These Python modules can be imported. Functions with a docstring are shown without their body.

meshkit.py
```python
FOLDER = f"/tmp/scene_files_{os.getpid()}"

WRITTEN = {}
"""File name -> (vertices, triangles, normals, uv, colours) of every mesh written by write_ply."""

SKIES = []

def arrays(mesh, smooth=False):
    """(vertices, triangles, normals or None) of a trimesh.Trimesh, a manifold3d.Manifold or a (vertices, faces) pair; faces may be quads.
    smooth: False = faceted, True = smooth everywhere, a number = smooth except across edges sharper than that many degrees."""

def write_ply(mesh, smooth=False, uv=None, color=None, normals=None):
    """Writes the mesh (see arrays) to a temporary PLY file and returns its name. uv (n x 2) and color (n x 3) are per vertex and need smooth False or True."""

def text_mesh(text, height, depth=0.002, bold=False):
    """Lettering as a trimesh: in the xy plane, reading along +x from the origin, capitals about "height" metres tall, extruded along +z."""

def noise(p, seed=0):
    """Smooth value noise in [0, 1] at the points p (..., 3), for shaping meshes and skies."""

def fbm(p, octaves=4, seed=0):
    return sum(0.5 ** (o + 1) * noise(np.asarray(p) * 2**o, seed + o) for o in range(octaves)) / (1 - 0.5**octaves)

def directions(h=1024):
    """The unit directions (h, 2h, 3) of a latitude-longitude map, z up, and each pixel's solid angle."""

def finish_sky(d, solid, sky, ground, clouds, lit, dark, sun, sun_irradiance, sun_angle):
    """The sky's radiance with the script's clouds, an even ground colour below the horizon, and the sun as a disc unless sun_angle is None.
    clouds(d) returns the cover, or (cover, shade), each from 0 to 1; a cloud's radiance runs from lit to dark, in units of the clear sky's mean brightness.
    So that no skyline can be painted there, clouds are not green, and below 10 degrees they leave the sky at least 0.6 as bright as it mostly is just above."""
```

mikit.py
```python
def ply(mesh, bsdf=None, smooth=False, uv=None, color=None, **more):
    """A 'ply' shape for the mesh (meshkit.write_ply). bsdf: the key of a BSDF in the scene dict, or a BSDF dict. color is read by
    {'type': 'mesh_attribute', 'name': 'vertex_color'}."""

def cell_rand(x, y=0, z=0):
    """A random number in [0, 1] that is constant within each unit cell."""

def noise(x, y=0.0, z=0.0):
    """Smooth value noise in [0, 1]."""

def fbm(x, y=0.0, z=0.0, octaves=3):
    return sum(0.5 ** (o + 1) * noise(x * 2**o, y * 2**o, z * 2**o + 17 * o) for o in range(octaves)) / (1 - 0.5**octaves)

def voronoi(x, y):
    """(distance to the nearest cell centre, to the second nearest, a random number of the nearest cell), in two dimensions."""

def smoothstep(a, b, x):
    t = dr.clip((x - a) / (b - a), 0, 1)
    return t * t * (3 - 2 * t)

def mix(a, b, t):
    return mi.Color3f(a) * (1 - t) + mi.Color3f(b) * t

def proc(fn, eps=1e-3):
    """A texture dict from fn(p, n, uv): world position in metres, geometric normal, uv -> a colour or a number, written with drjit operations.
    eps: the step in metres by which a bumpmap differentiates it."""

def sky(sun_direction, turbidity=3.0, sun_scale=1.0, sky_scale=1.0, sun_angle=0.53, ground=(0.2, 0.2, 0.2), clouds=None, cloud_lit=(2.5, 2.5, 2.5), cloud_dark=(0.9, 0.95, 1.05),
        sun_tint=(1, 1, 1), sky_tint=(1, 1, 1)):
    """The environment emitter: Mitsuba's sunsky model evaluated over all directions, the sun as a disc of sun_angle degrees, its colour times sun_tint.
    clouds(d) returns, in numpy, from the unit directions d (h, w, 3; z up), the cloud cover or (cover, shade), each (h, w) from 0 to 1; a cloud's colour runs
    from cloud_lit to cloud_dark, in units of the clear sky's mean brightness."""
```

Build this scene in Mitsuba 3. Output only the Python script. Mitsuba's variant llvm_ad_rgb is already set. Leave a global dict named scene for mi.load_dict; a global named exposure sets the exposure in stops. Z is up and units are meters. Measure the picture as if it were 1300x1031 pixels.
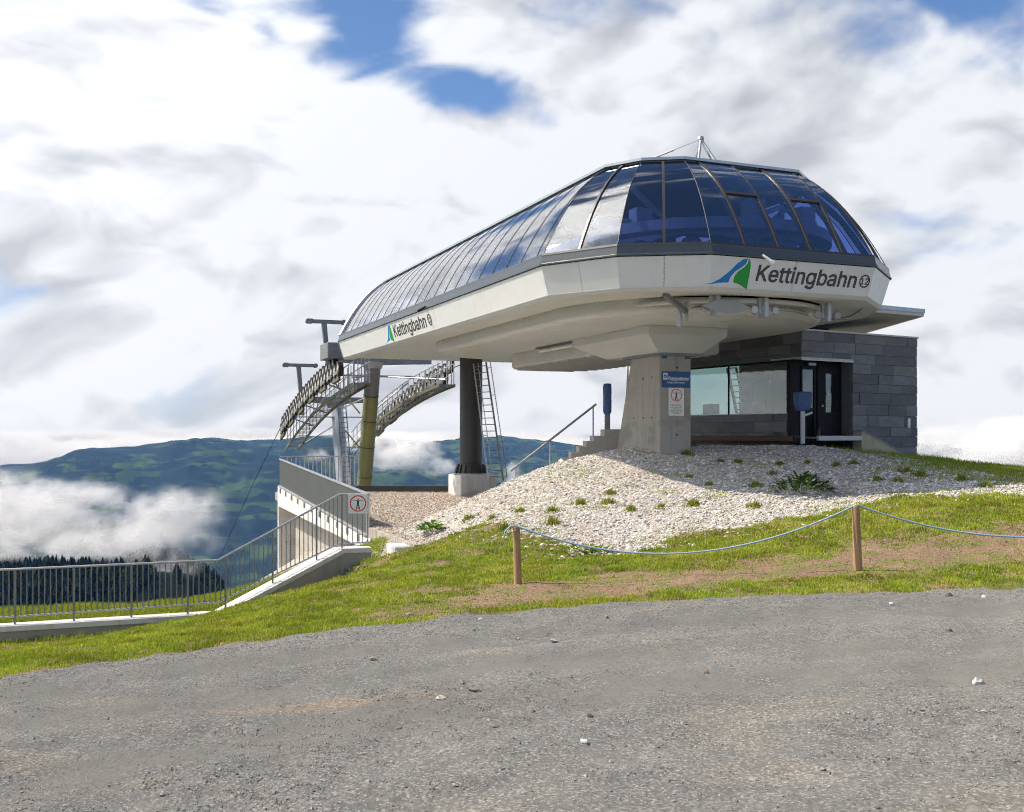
import math, random
import numpy as np, trimesh, mitsuba as mi, drjit as dr, mikit, meshkit
from shapely.geometry import Polygon, Point, LineString, box as sbox
from shapely import affinity
from scipy.interpolate import RBFInterpolator, RegularGridInterpolator

random.seed(7)
RNG = np.random.default_rng(7)
T = mi.ScalarTransform4f
scene, labels = {}, {}

# ------------------------------------------------------------------ camera, sky, exposure
scene['camera'] = {'type': 'perspective', 'fov': 53.13, 'fov_axis': 'x', 'near_clip': 0.05, 'far_clip': 30000.0,
                   'principal_point_offset_y': -0.0354,
                   'to_world': T().look_at(origin=[0, 0, 0], target=[0, 1, 0], up=[0, 0, 1]),
                   'medium': {'type': 'ref', 'id': 'haze_air'}}
SUN = np.array([math.sin(math.radians(-80)) * math.cos(math.radians(50)), math.cos(math.radians(-80)) * math.cos(math.radians(50)), math.sin(math.radians(50))])


def cloud_cover(d):
    """broken cumulus: (cover, shade); thick bases are greyer, cloud within some 35 degrees of the sun scatters more of it forward"""
    x, y, z = d[..., 0], d[..., 1], d[..., 2]
    el = np.degrees(np.arcsin(np.clip(z, -1, 1)))
    az = np.degrees(np.arctan2(x, y))
    p = np.stack([x * 1.0, y * 1.0, z * 1.6], -1)
    w = meshkit.fbm(p * 3.1 + 5.0, 4, 11)[..., None] - 0.5
    q = p * 3.6 + w * np.array([1.1, 0.8, 1.3])
    n = meshkit.fbm(q + 3.3, 8, 3)
    f = meshkit.fbm(q * 4.0 + 9.1, 6, 5) - 0.5

    def spot(a0, e0, sa, se, k):
        return k * np.exp(-((az - a0) / sa) ** 2 - ((el - e0) / se) ** 2)

    g = spot(-8.8, 21.4, 3.8, 3.2, .44) + spot(-5.2, 19.2, 2.6, 2.0, .32) + spot(-1.2, 18.2, 3.4, 1.9, .38) + spot(2.0, 17.0, 1.3, 1.2, .22) + spot(20, 22.0, 9, 3.2, .26) + spot(9, 19.5, 7, 3.6, .22)
    g = g + 0.34 * np.clip((el - 25) / 14, 0, 1) * (1 - .75 * np.exp(-((az + 85) / 45) ** 2)) + .10 * np.clip((np.abs(az) - 40) / 40, 0, 1) - spot(-17, 9, 16, 12, .20) - spot(12, 8, 18, 9, .16) - spot(-105, 27, 34, 22, .30)
    t = n - g + 0.72 * f + 0.085
    cover = np.clip((t - 0.31) / 0.27, 0, 1)
    cover = cover * cover * (3 - 2 * cover)
    s = meshkit.fbm(q * 1.3 + np.array([0.0, 0.0, 0.35]) + 21.0, 7, 8)
    b = q * 2.6 + 40.0
    relief = meshkit.fbm(b + SUN * .34, 6, 19) - meshkit.fbm(b, 6, 19)       # thicker towards the sun: the near side is in its own shade
    shade = np.clip((s - 0.40) / 0.30, 0, 1) * 0.55 + relief * 3.4 - f * 1.1 + .10 + spot(-15, 6.5, 18, 4.2, .36) + spot(24, 21, 11, 5, .35) - .12
    shade = np.clip(shade - spot(-15, 20, 11, 11, .35) - spot(-3, 12, 8, 5, .30), 0, 1)
    ang = np.degrees(np.arccos(np.clip(d @ SUN, -1, 1)))
    return cover, np.clip(0.888 + .078 * shade - .60 * np.exp(-(ang / 34) ** 2), 0, 1)


scene['sky_light'] = mikit.sky(SUN, turbidity=3.0, sun_scale=1.25, sky_scale=1.0, clouds=cloud_cover, cloud_lit=(16.5, 16.4, 16.0), cloud_dark=(1.0, 1.10, 1.32), sun_tint=(.94, 1.0, 1.09), sky_tint=(.88, .99, 1.15))
exposure = 1.74

# air: haze box around everything
scene['haze_air'] = {'type': 'homogeneous', 'albedo': {'type': 'rgb', 'value': [0.48, 0.73, 0.97]},
                     'sigma_t': {'type': 'rgb', 'value': [1.9e-5, 2.9e-5, 5.0e-5]}}
HAZE_TOP, HAZE_R, HAZE_BOT = 42.0, 8600.0, -900.0


# ------------------------------------------------------------------ materials
def rgb(c):
    return {'type': 'rgb', 'value': [float(v) for v in c]}


def mat(name, base, rough=0.5, metal=0.0, spec=0.5, bump=None, two=True, **more):
    b = {'type': 'principled', 'base_color': base if isinstance(base, dict) else rgb(base), 'roughness': rough, 'metallic': metal, 'specular': spec, **more}
    if bump is not None:
        b = {'type': 'bumpmap', 'tex': mikit.proc(bump[0], bump[2] if len(bump) > 2 else 2e-3), 'scale': bump[1], 'b': b}
    scene[name] = {'type': 'twosided', 'b': b} if two else b
    return name


F, N3, SS, MX = mikit.fbm, mikit.noise, mikit.smoothstep, mikit.mix


def concrete_tex(c):
    def fn(p, n, uv):
        a = F(p.x * 1.7, p.y * 1.7, p.z * 0.9, 4)
        b = F(p.x * 14, p.y * 14, p.z * 9, 3)
        st = SS(0.55, 0.8, F(p.x * 7, p.y * 7, p.z * 0.6, 3))
        col = MX([v * 0.78 for v in c], [v * 1.12 for v in c], dr.clip(a * 0.7 + b * 0.35, 0, 1))
        col = MX(col, [v * 0.62 for v in c], st * 0.5)
        blot = SS(.58, .72, F(p.x * 1.3 + 4, p.y * 1.3, p.z * 1.6 + 2, 5))
        return MX(col, [c[0] * .60, c[1] * .55, c[2] * .50], blot * .55)
    return mikit.proc(fn)


mat('concrete', concrete_tex((.36, .34, .305)), .85, bump=(lambda p, n, uv: F(p.x * 30, p.y * 30, p.z * 30, 3), .004))
mat('concrete_light', concrete_tex((.60, .59, .565)), .85, bump=(lambda p, n, uv: F(p.x * 30, p.y * 30, p.z * 30, 3), .004))
mat('concrete_tan', concrete_tex((.44, .40, .27)), .88)


def panel_tex(c, k=.04):
    def fn(p, n, uv):
        a = F(p.x * .9, p.y * .9, p.z * 2.2, 3)
        streak = F(p.x * 6, p.y * 6, p.z * .5, 3)
        return mi.Color3f(c) * (1 - k + 2 * k * a) * (1 - .055 * SS(.55, .8, streak))
    return mikit.proc(fn)


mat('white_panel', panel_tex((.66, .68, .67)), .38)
UNDER = panel_tex((.54, .55, .535))      # one even grey over the whole underside, darker than the fascia
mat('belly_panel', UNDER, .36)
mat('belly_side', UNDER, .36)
mat('sill_dark', panel_tex((.048, .062, .073)), .32)
mat('roof_metal', panel_tex((.42, .47, .50)), .35, metal=.6)
mat('rib_bronze', (.050, .044, .040), .38, spec=.4)
mat('rib_light', (.50, .49, .46), .35, metal=.5)
mat('galvanised', mikit.proc(lambda p, n, uv: MX([.34, .355, .37], [.52, .53, .54], F(p.x * 5, p.y * 5, p.z * 5, 3))), .42, metal=.55)
mat('pale_zinc', mikit.proc(lambda p, n, uv: MX([.45, .47, .50], [.74, .75, .76], F(p.x * 4, p.y * 4, p.z * 2, 4))), .35, metal=.35)
mat('galvanised_dark', mikit.proc(lambda p, n, uv: MX([.16, .17, .18], [.27, .28, .29], F(p.x * 5, p.y * 5, p.z * 5, 3))), .5, metal=.5)
mat('balustrade_grey', panel_tex((.112, .124, .124)), .55)
mat('black_steel', mikit.proc(lambda p, n, uv: MX([.030, .027, .024], [.055, .050, .045], F(p.x * 3, p.y * 3, p.z * .8, 4))), .5)
mat('grass_reflection_steel', mikit.proc(lambda p, n, uv: MX([.19, .20, .085], [.29, .29, .14], F(p.x * 3, p.y * 3, p.z * .7, 4))), .35, metal=.2)  # green grass mirrored in galvanised steel, put into the base colour
mat('walk_steel', mikit.proc(lambda p, n, uv: MX([.10, .10, .055], [.17, .17, .10], F(p.x * 5, p.y * 5, p.z * 5, 3))), .5, metal=.3)
mat('rubber', (.03, .03, .03), .7)
mat('dark_frame', (.009, .009, .011), .6, spec=.2)
mat('dark_room', (.05, .055, .055), .8)
mat('room_wall', (.30, .31, .30), .8)
mat('soffit_beige', panel_tex((.54, .53, .50)), .6)
mat('zinc_edge', (.50, .48, .46), .4, metal=.4)
mat('machine_grey', (.30, .31, .32), .4)
mat('machine_dark', (.12, .13, .15), .5)
mat('lamp_white', (.75, .75, .72), .4)
mat('blue_cover', mikit.proc(lambda p, n, uv: MX([.045, .085, .23], [.075, .13, .30], F(p.x * 9, p.y * 9, p.z * 5, 3))), .55, bump=(lambda p, n, uv: F(p.x * 11, p.y * 11, p.z * 4, 3), .05))
mat('sign_blue', (.008, .06, .20), .3)
mat('sign_white', (.70, .70, .66), .4)
mat('print_black', (.015, .014, .013), .5)
mat('print_grey', (.055, .05, .047), .5)
mat('print_white', (.72, .74, .76), .4)
mat('print_red', (.55, .02, .03), .4)
mat('logo_blue', (.005, .19, .52), .4)
mat('logo_green', (.008, .30, .045), .4)
mat('rope_blue', (.27, .39, .55), .7)
mat('steel_cable', (.10, .10, .10), .5, metal=.5)


def slate_tex(seed):
    def fn(p, n, uv):
        a = F(p.x * 2.1 + seed, p.y * 2.1, p.z * 3.5, 4)
        b = F(p.x * 16, p.y * 16 + seed, p.z * 26, 3)
        v = dr.clip(.65 * a + .45 * b, 0, 1)
        return MX([.085, .087, .094], [.205, .208, .220], v) * (0.78 + .22 * seed)
    return fn


for i in range(3):
    mat(f'slate_{i}', mikit.proc(slate_tex(i)), .62, bump=((lambda k: lambda p, n, uv: F(p.x * 9 + k, p.y * 9, p.z * 16, 4))(i), .03))
mat('slate_light', mikit.proc(lambda p, n, uv: MX([.13, .13, .115], [.24, .24, .22], F(p.x * 5, p.y * 5, p.z * 9, 4))), .65)


def wood_tex(a, b, axis_z=True):
    def fn(p, n, uv):
        k = F(p.x * 40, p.y * 40, p.z * 2.5, 3) if axis_z else F(p.x * 1.2, p.y * 1.2, p.z * 45, 3)
        return MX(a, b, k)
    return mikit.proc(fn)


mat('post_wood', wood_tex((.20, .12, .055), (.44, .29, .15)), .8)
mat('deck_wood', wood_tex((.06, .033, .022), (.13, .075, .05), False), .75)

scene['canopy_glass'] = {'type': 'thindielectric', 'int_ior': 1.85, 'specular_transmittance': rgb((.34, .43, .73)), 'specular_reflectance': rgb((1, 1, 1))}
scene['window_glass'] = {'type': 'thindielectric', 'int_ior': 1.6, 'specular_transmittance': rgb((.44, .57, .55))}
mat('cloud_white', (.7, .7, .7), 1.0)


def vc(name, rough=.8, spec=.3, thin=False):
    base = {'type': 'mesh_attribute', 'name': 'vertex_color'}
    if thin:
        scene[name] = {'type': 'principledthin', 'base_color': base, 'roughness': .6, 'diff_trans': .7, 'spec_tint': 0.0, 'eta': 1.3}
    else:
        scene[name] = {'type': 'twosided', 'b': {'type': 'principled', 'base_color': base, 'roughness': rough, 'specular': spec}}
    return name


vc('stone_vc', .85)
vc('grass_vc', thin=True)
vc('wheel_vc', .5)
vc('conifer_vc', .95, .1)


# ------------------------------------------------------------------ mesh helpers
def M(v, f):
    f = np.asarray(f, int)
    if f.ndim == 2 and f.shape[1] == 4:
        f = np.vstack([f[:, [0, 1, 2]], f[:, [0, 2, 3]]])
    return trimesh.Trimesh(np.asarray(v, float), f, process=False)


def cat(ms):
    ms = [m for m in ms if m is not None]
    return ms[0] if len(ms) == 1 else trimesh.util.concatenate(ms)


def box(x0, x1, y0, y1, z0, z1, c=0.0):
    if c <= 0:
        v = np.array([[x, y, z] for x in (x0, x1) for y in (y0, y1) for z in (z0, z1)], float)
        f = [[0, 1, 3], [0, 3, 2], [4, 6, 7], [4, 7, 5], [0, 4, 5], [0, 5, 1], [2, 3, 7], [2, 7, 6], [0, 2, 6], [0, 6, 4], [1, 5, 7], [1, 7, 3]]
        return M(v, f)
    pts = []
    for x, sx in ((x0, 1), (x1, -1)):
        for y, sy in ((y0, 1), (y1, -1)):
            for z, sz in ((z0, 1), (z1, -1)):
                pts += [[x + sx * c, y + sy * c, z], [x + sx * c, y, z + sz * c], [x, y + sy * c, z + sz * c]]
    return trimesh.convex.convex_hull(np.array(pts))


def hull(pts):
    return trimesh.convex.convex_hull(np.array(pts, float))


def unit(v):
    v = np.asarray(v, float)
    return v / np.linalg.norm(v)


def bar(p, q, w, h, up=(0, 0, 1)):
    p, q = np.asarray(p, float), np.asarray(q, float)
    d = unit(q - p)
    up = np.asarray(up, float)
    if abs(d @ up) > .98:
        up = np.array([1.0, 0, 0])
    s = unit(np.cross(d, up)); u = np.cross(s, d)
    v = [e + a * s * w / 2 + b * u * h / 2 for e in (p, q) for a, b in ((-1, -1), (1, -1), (1, 1), (-1, 1))]
    return M(v, [[3, 2, 1, 0], [4, 5, 6, 7], [0, 1, 5, 4], [1, 2, 6, 5], [2, 3, 7, 6], [3, 0, 4, 7]])


def tube(pts, r, n=8, cap=True):
    pts = np.asarray(pts, float)
    k = len(pts)
    r = np.broadcast_to(np.asarray(r, float), (k,))
    d = np.gradient(pts, axis=0) if k > 2 else np.array([pts[1] - pts[0]] * 2)
    d /= np.linalg.norm(d, axis=1, keepdims=True)
    ref = np.array([0, 0, 1.0]) if abs(d[:, 2]).max() < .95 else np.array([1.0, 0.013, 0.0])
    if abs(d @ ref).max() > .985:
        ref = np.array([0.02, 1.0, 0.01])
    a = np.cross(d, ref); a /= np.linalg.norm(a, axis=1, keepdims=True)
    b = np.cross(d, a)
    t = np.arange(n) * 2 * np.pi / n
    v = (pts[:, None] + r[:, None, None] * (np.cos(t)[None, :, None] * a[:, None] + np.sin(t)[None, :, None] * b[:, None])).reshape(-1, 3)
    f = []
    for i in range(k - 1):
        for j in range(n):
            j2 = (j + 1) % n
            f += [[i * n + j, i * n + j2, (i + 1) * n + j2], [i * n + j, (i + 1) * n + j2, (i + 1) * n + j]]
    if cap:
        v = np.vstack([v, pts[:1], pts[-1:]])
        c0, c1 = k * n, k * n + 1
        for j in range(n):
            j2 = (j + 1) % n
            f += [[c0, j2, j], [c1, (k - 1) * n + j, (k - 1) * n + j2]]
    return M(v, f)


def loft(rings, close=True, caps=True):
    rings = [np.asarray(r, float) for r in rings]
    n = len(rings[0])
    v = np.vstack(rings)
    f = []
    for i in range(len(rings) - 1):
        for j in range(n if close else n - 1):
            j2 = (j + 1) % n
            a, b = i * n, (i + 1) * n
            f += [[a + j, a + j2, b + j2], [a + j, b + j2, b + j]]
    if caps:
        for base, flip in ((0, True), ((len(rings) - 1) * n, False)):
            c = len(v)
            v = np.vstack([v, v[base:base + n].mean(0)[None]])
            for j in range(n):
                j2 = (j + 1) % n
                f.append([c, base + j2, base + j] if flip else [c, base + j, base + j2])
    return M(v, f)


def prism(poly, z0, z1):
    if not isinstance(poly, Polygon) and not hasattr(poly, 'geoms'):
        poly = Polygon(poly)
    ms = []
    for g in getattr(poly, 'geoms', [poly]):
        m = trimesh.creation.extrude_polygon(g, z1 - z0, engine='earcut')
        m.apply_translation([0, 0, z0])
        ms.append(m)
    return cat(ms)


def lathe(prof, n=20, axis='z'):
    m = trimesh.creation.revolve(np.asarray(prof, float), sections=n)
    if axis == 'x':
        m.apply_transform(np.array([[0, 0, 1, 0], [0, 1, 0, 0], [-1, 0, 0, 0], [0, 0, 0, 1.0]]))
    return m


def frame(o, x, y, z):
    m = np.eye(4)
    m[:3, 0], m[:3, 1], m[:3, 2], m[:3, 3] = x, y, z, o
    return m


def xf(m, mx):
    m = m.copy()
    m.apply_transform(mx)
    return m


def at(u, v, Y):
    return np.array([(u - 650) / 1300 * Y, Y, (552 - v) / 1300 * Y])


# ------------------------------------------------------------------ registry
COUNT = {}


def numbered(key):
    k = COUNT.get(key, 0)
    COUNT[key] = k + 1
    return key if k == 0 else f'{key}_{k:03d}'


def thing(name, label, category, group=None, kind=None):
    key = numbered(name)
    labels[key] = {'label': label, 'category': category}
    if group: labels[key]['group'] = group
    if kind: labels[key]['kind'] = kind
    return key


def part(parent, name, mesh, m, smooth=False, label=None, kind=None, mx=None, **kw):
    key = numbered(f'{parent}__{name}')
    if mx is not None: mesh = xf(mesh, mx)
    scene[key] = mikit.ply(mesh, m, smooth=smooth, **kw)
    if label or kind:
        labels[key] = {}
        if label: labels[key]['label'] = label
        if kind: labels[key]['kind'] = kind
    return key


def whole(name, mesh, m, label, category, group=None, kind=None, smooth=False, mx=None, **kw):
    key = thing(name, label, category, group, kind)
    if mx is not None: mesh = xf(mesh, mx)
    scene[key] = mikit.ply(mesh, m, smooth=smooth, **kw)
    return key


def struct(name, mesh, m, label, kind='structure', smooth=True, **kw):
    scene[name] = mikit.ply(mesh, m, smooth=smooth, **kw)
    labels[name] = {'label': label, 'category': name.replace('_', ' '), 'kind': kind}
    return name


# ------------------------------------------------------------------ the near ground
AZS = math.radians(22.4)
SD = np.array([-math.sin(AZS), math.cos(AZS), 0]); SN = np.array([math.cos(AZS), math.sin(AZS), 0])
SO = np.array([6.23, 22.36, 0])
SF = frame(SO, SN, SD, (0, 0, 1))            # station frame: t across, s along, z up


def st(t, s, z=0.0):
    return SO + t * SN + s * SD + np.array([0, 0, z])


GP = [(0, 0, -1.66), (-4, 2, -1.9), (4, 2, -1.58), (0, -4, -1.6), (-12, -4, -2.3), (14, -4, -1.1), (14, 6, -1.25)]
for u, v, Y in [(0, 1031, 5.0), (650, 1031, 4.6), (1300, 1031, 4.4), (0, 941, 6.3), (650, 941, 5.75), (1300, 941, 5.5), (0, 855, 9), (200, 830, 9.7), (325, 812, 10.2), (650, 775, 11.5), (1000, 755, 12.3), (1300, 748, 12.8),
                (658, 744, 14.5), (1090, 725, 14.0), (500, 740, 16), (480, 770, 13.5), (300, 790, 14), (400, 752, 17), (391, 738, 21.3), (430, 720, 22.1), (469, 703, 22.6), (340, 753, 20.6), (175, 802, 19.2), (100, 817, 18.9), (0, 828, 18.9), (-80, 832, 18.9), (0, 835, 12.5), (280, 768, 19.6),
                (0, 788, 21.3), (200, 782, 21.6), (0, 778, 23.6), (100, 771, 24.0), (200, 769, 24.2), (-150, 800, 22),
                (560, 690, 23), (495, 690, 23), (600, 662, 22.5), (660, 675, 20), (740, 702, 18), (730, 690, 19.2), (850, 688, 18.3), (950, 670, 18.9), (1050, 652, 19.5), (1150, 637, 20), (1300, 628, 20.5), (1300, 690, 15.5), (1200, 662, 17),
                (700, 590, 27.0), (650, 607, 26.8), (620, 622, 26.6), (750, 573, 27.4), (800, 569, 28.3), (850, 577, 26.4), (750, 622, 23.6), (690, 635, 23.6), (850, 640, 21.5), (1000, 612, 23), (1000, 640, 20.5), (1100, 600, 23.5),
                (900, 567, 30.5), (950, 567, 29.4), (1000, 567, 28.4), (1050, 567, 28.4), (1083, 575, 28.4), (1120, 577, 29.5), (1162, 580, 31), (1200, 588, 29), (1250, 593, 28.6), (1300, 599, 28), (1420, 615, 27), (900, 590, 26), (1020, 628, 21.5)]:
    GP.append(tuple(at(u, v, Y)))
GP += [tuple(st(0, 9.5, -1.35)), tuple(st(1.5, 12, -2.0)), tuple(st(-3, 9, -2.0)), tuple(st(-4.5, 12, -2.5)), tuple(st(0, 17, -2.5)), tuple(st(4, 14, -2.2)), tuple(st(8, 14, -2.0)), (12, 40, -1.6), (18, 38, -2.2), (9, 48, -4), (24, 40, -5), (24, 28, -1.9), (26, 14, -1.3),
       tuple(st(-3, 22, -3.0)), tuple(st(3, 24, -3.5)), (-3, 50, -6), (-12, 48, -9), (-11, 36, -6.4), (-9.5, 29, -5.2), (-7, 25.5, -4.0), (-14, 27, -6.5), (-18, 22, -5.6), (-18, 12, -4), (-12, 9, -2.9), (-20, 34, -11), (-30, 20, -10), (-30, 5, -6), (0, 60, -14), (20, 58, -14), (-22, 52, -19), (34, 34, -9), (38, 10, -4), (38, 54, -18)]
GP = np.array(GP)
RB = RBFInterpolator(GP[:, :2], GP[:, 2], kernel='linear', smoothing=0.02)
RB2 = RBFInterpolator(GP[:, :2], GP[:, 2], kernel='thin_plate_spline', smoothing=0.3)
GXs, GYs = np.arange(-30, 38.01, .25), np.arange(-7, 60.01, .25)
gx, gy = np.meshgrid(GXs, GYs, indexing='ij')
gq = np.stack([gx.ravel(), gy.ravel()], 1)
GZ = (.45 * RB(gq) + .55 * RB2(gq)).reshape(gx.shape)
from scipy.ndimage import gaussian_filter
GZ = gaussian_filter(GZ, 1.6)
RAIL = [at(470, 0, 23.2), at(431, 0, 23.0), at(277, 0, 20.9), at(0, 0, 20.0), at(-160, 0, 19.7)]
rtop = [-1.35, -1.34, -2.56, -2.64, -2.70]
rbot = [-2.44, -2.44, -3.42, -3.57, -3.63]
cz = [-2.54, -2.54, -3.62, -3.72, -3.80]
for i_ in range(4):        # the ground is graded down in front of the stair wall
    p_, q_ = RAIL[i_][:2], RAIL[i_ + 1][:2]
    L_ = np.linalg.norm(q_ - p_); e_ = (q_ - p_) / L_
    rel_ = np.stack([gx - p_[0], gy - p_[1]], -1)
    f_ = np.clip(rel_ @ e_ / L_, 0, 1)
    dist_ = np.linalg.norm(rel_ - (f_ * L_)[..., None] * e_, axis=-1)
    face_ = (.10 + .32 * f_) if i_ == 0 else (.42 if i_ == 1 else .34)
    GZ = np.minimum(GZ, cz[i_] * (1 - f_) + cz[i_ + 1] * f_ - face_ + .30 * np.clip(dist_ - .4, 0, None) + (dist_ > 3) * 9)
GI = RegularGridInterpolator((GXs, GYs), GZ, bounds_error=False, fill_value=None)


def vn(x, y, s, seed=0, o=4):
    return meshkit.fbm(np.stack([np.asarray(x) * s, np.asarray(y) * s, np.zeros_like(np.asarray(x, float)) + seed], -1), o, seed)


EDGE = np.array([(-30, -1.5), (-12, 5.8), (-4.5, 9.0), (-3.36, 9.7), (-2.55, 10.2), (0, 11.5), (3.3, 12.3), (6.4, 12.8), (15, 14), (40, 18)])


def edge_y(x):
    return np.interp(x, EDGE[:, 0], EDGE[:, 1])


MOUND = Polygon([(-4.4, 22.6), (-3.4, 22.3), (-1.6, 22.8), (-.9, 22.0), (.15, 20.2), (.75, 19.3), (1.2, 17.8), (1.9, 17.3), (2.9, 18.3), (4.36, 18.9), (6, 19.7), (7.9, 20.4), (10.5, 20.7), (14, 21.6), (15.5, 23.6), (11.5, 26), (13, 33), (14, 44), (-12, 46), (-5.5, 27)])


def zone(x, y):
    """0 road, 1 grass, 2 gravel; and dirt amount"""
    x, y = np.asarray(x, float), np.asarray(y, float)
    wob = (vn(x, y, .9, 2) - .5) * 1.1 + (vn(x, y, 4, 3) - .5) * .5
    road = y < edge_y(x) + wob * .45
    import shapely
    d = shapely.distance(MOUND, shapely.points(x, y))
    ins = shapely.contains_xy(MOUND, x, y)
    dd = np.where(ins, -shapely.distance(MOUND.exterior, shapely.points(x, y)), d)
    gravel = dd + wob * 1.0 < 0
    off = y - edge_y(x)
    band = np.exp(-((off - (1.55 + .12 * x)) / 1.1) ** 2) * np.clip((x + 2.4) / 1.6, 0, 1) * np.clip((11 - x) / 3, 0, 1)
    dirt = np.clip(band * 1.5 - .35 + (vn(x, y, 1.3, 5) - .5) * 1.3, 0, 1) * (x > -2.4) * (off < 4.4)
    dirt = np.maximum(dirt, np.clip((vn(x * .7, y * 1.3, 1.1, 9) - .60) * 7, 0, 1) * np.clip((off - .9) / .5, 0, 1))
    return np.where(road, 0, np.where(gravel, 2, 1)), dirt, dd


def rutz(x, y):
    off = y - edge_y(x)
    r = 0
    for c, w, a in ((-1.6, .35, .035), (-3.5, .4, .03), (-5.0, .45, .035)):
        r = r - a * np.exp(-((off - c - .35 * np.sin(x * .35 + c)) / w) ** 2)
    return r * (off < 0.3)


def gz(x, y):
    x, y = np.asarray(x, float), np.asarray(y, float)
    z = GI(np.stack([x, y], -1))
    return z + rutz(x, y) + (vn(x, y, 1.6, 21, 3) - .5) * .10 + (vn(x, y, 6, 22, 2) - .5) * .035


# fine grid, split by zone into road, grass slope and gravel
xs = np.concatenate([np.arange(-30, -12, .5), np.arange(-12, 14, .125), np.arange(14, 38.01, .4)])
ys = np.concatenate([np.arange(-7, 3, .4), np.arange(3, 32, .125), np.arange(32, 60.01, .5)])
X, Yg = np.meshgrid(xs, ys, indexing='ij')
Z = gz(X.ravel(), Yg.ravel()).reshape(X.shape)
V = np.stack([X.ravel(), Yg.ravel(), Z.ravel()], 1)
nx, ny = X.shape
ii, jj = np.meshgrid(np.arange(nx - 1), np.arange(ny - 1), indexing='ij')
a = (ii * ny + jj).ravel()
TF = np.vstack([np.stack([a, a + ny, a + ny + 1], 1), np.stack([a, a + ny + 1, a + 1], 1)])
cen = V[TF].mean(1)
zf, _, _ = zone(cen[:, 0], cen[:, 1])
NORM = trimesh.Trimesh(V, TF, process=False).vertex_normals


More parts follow.
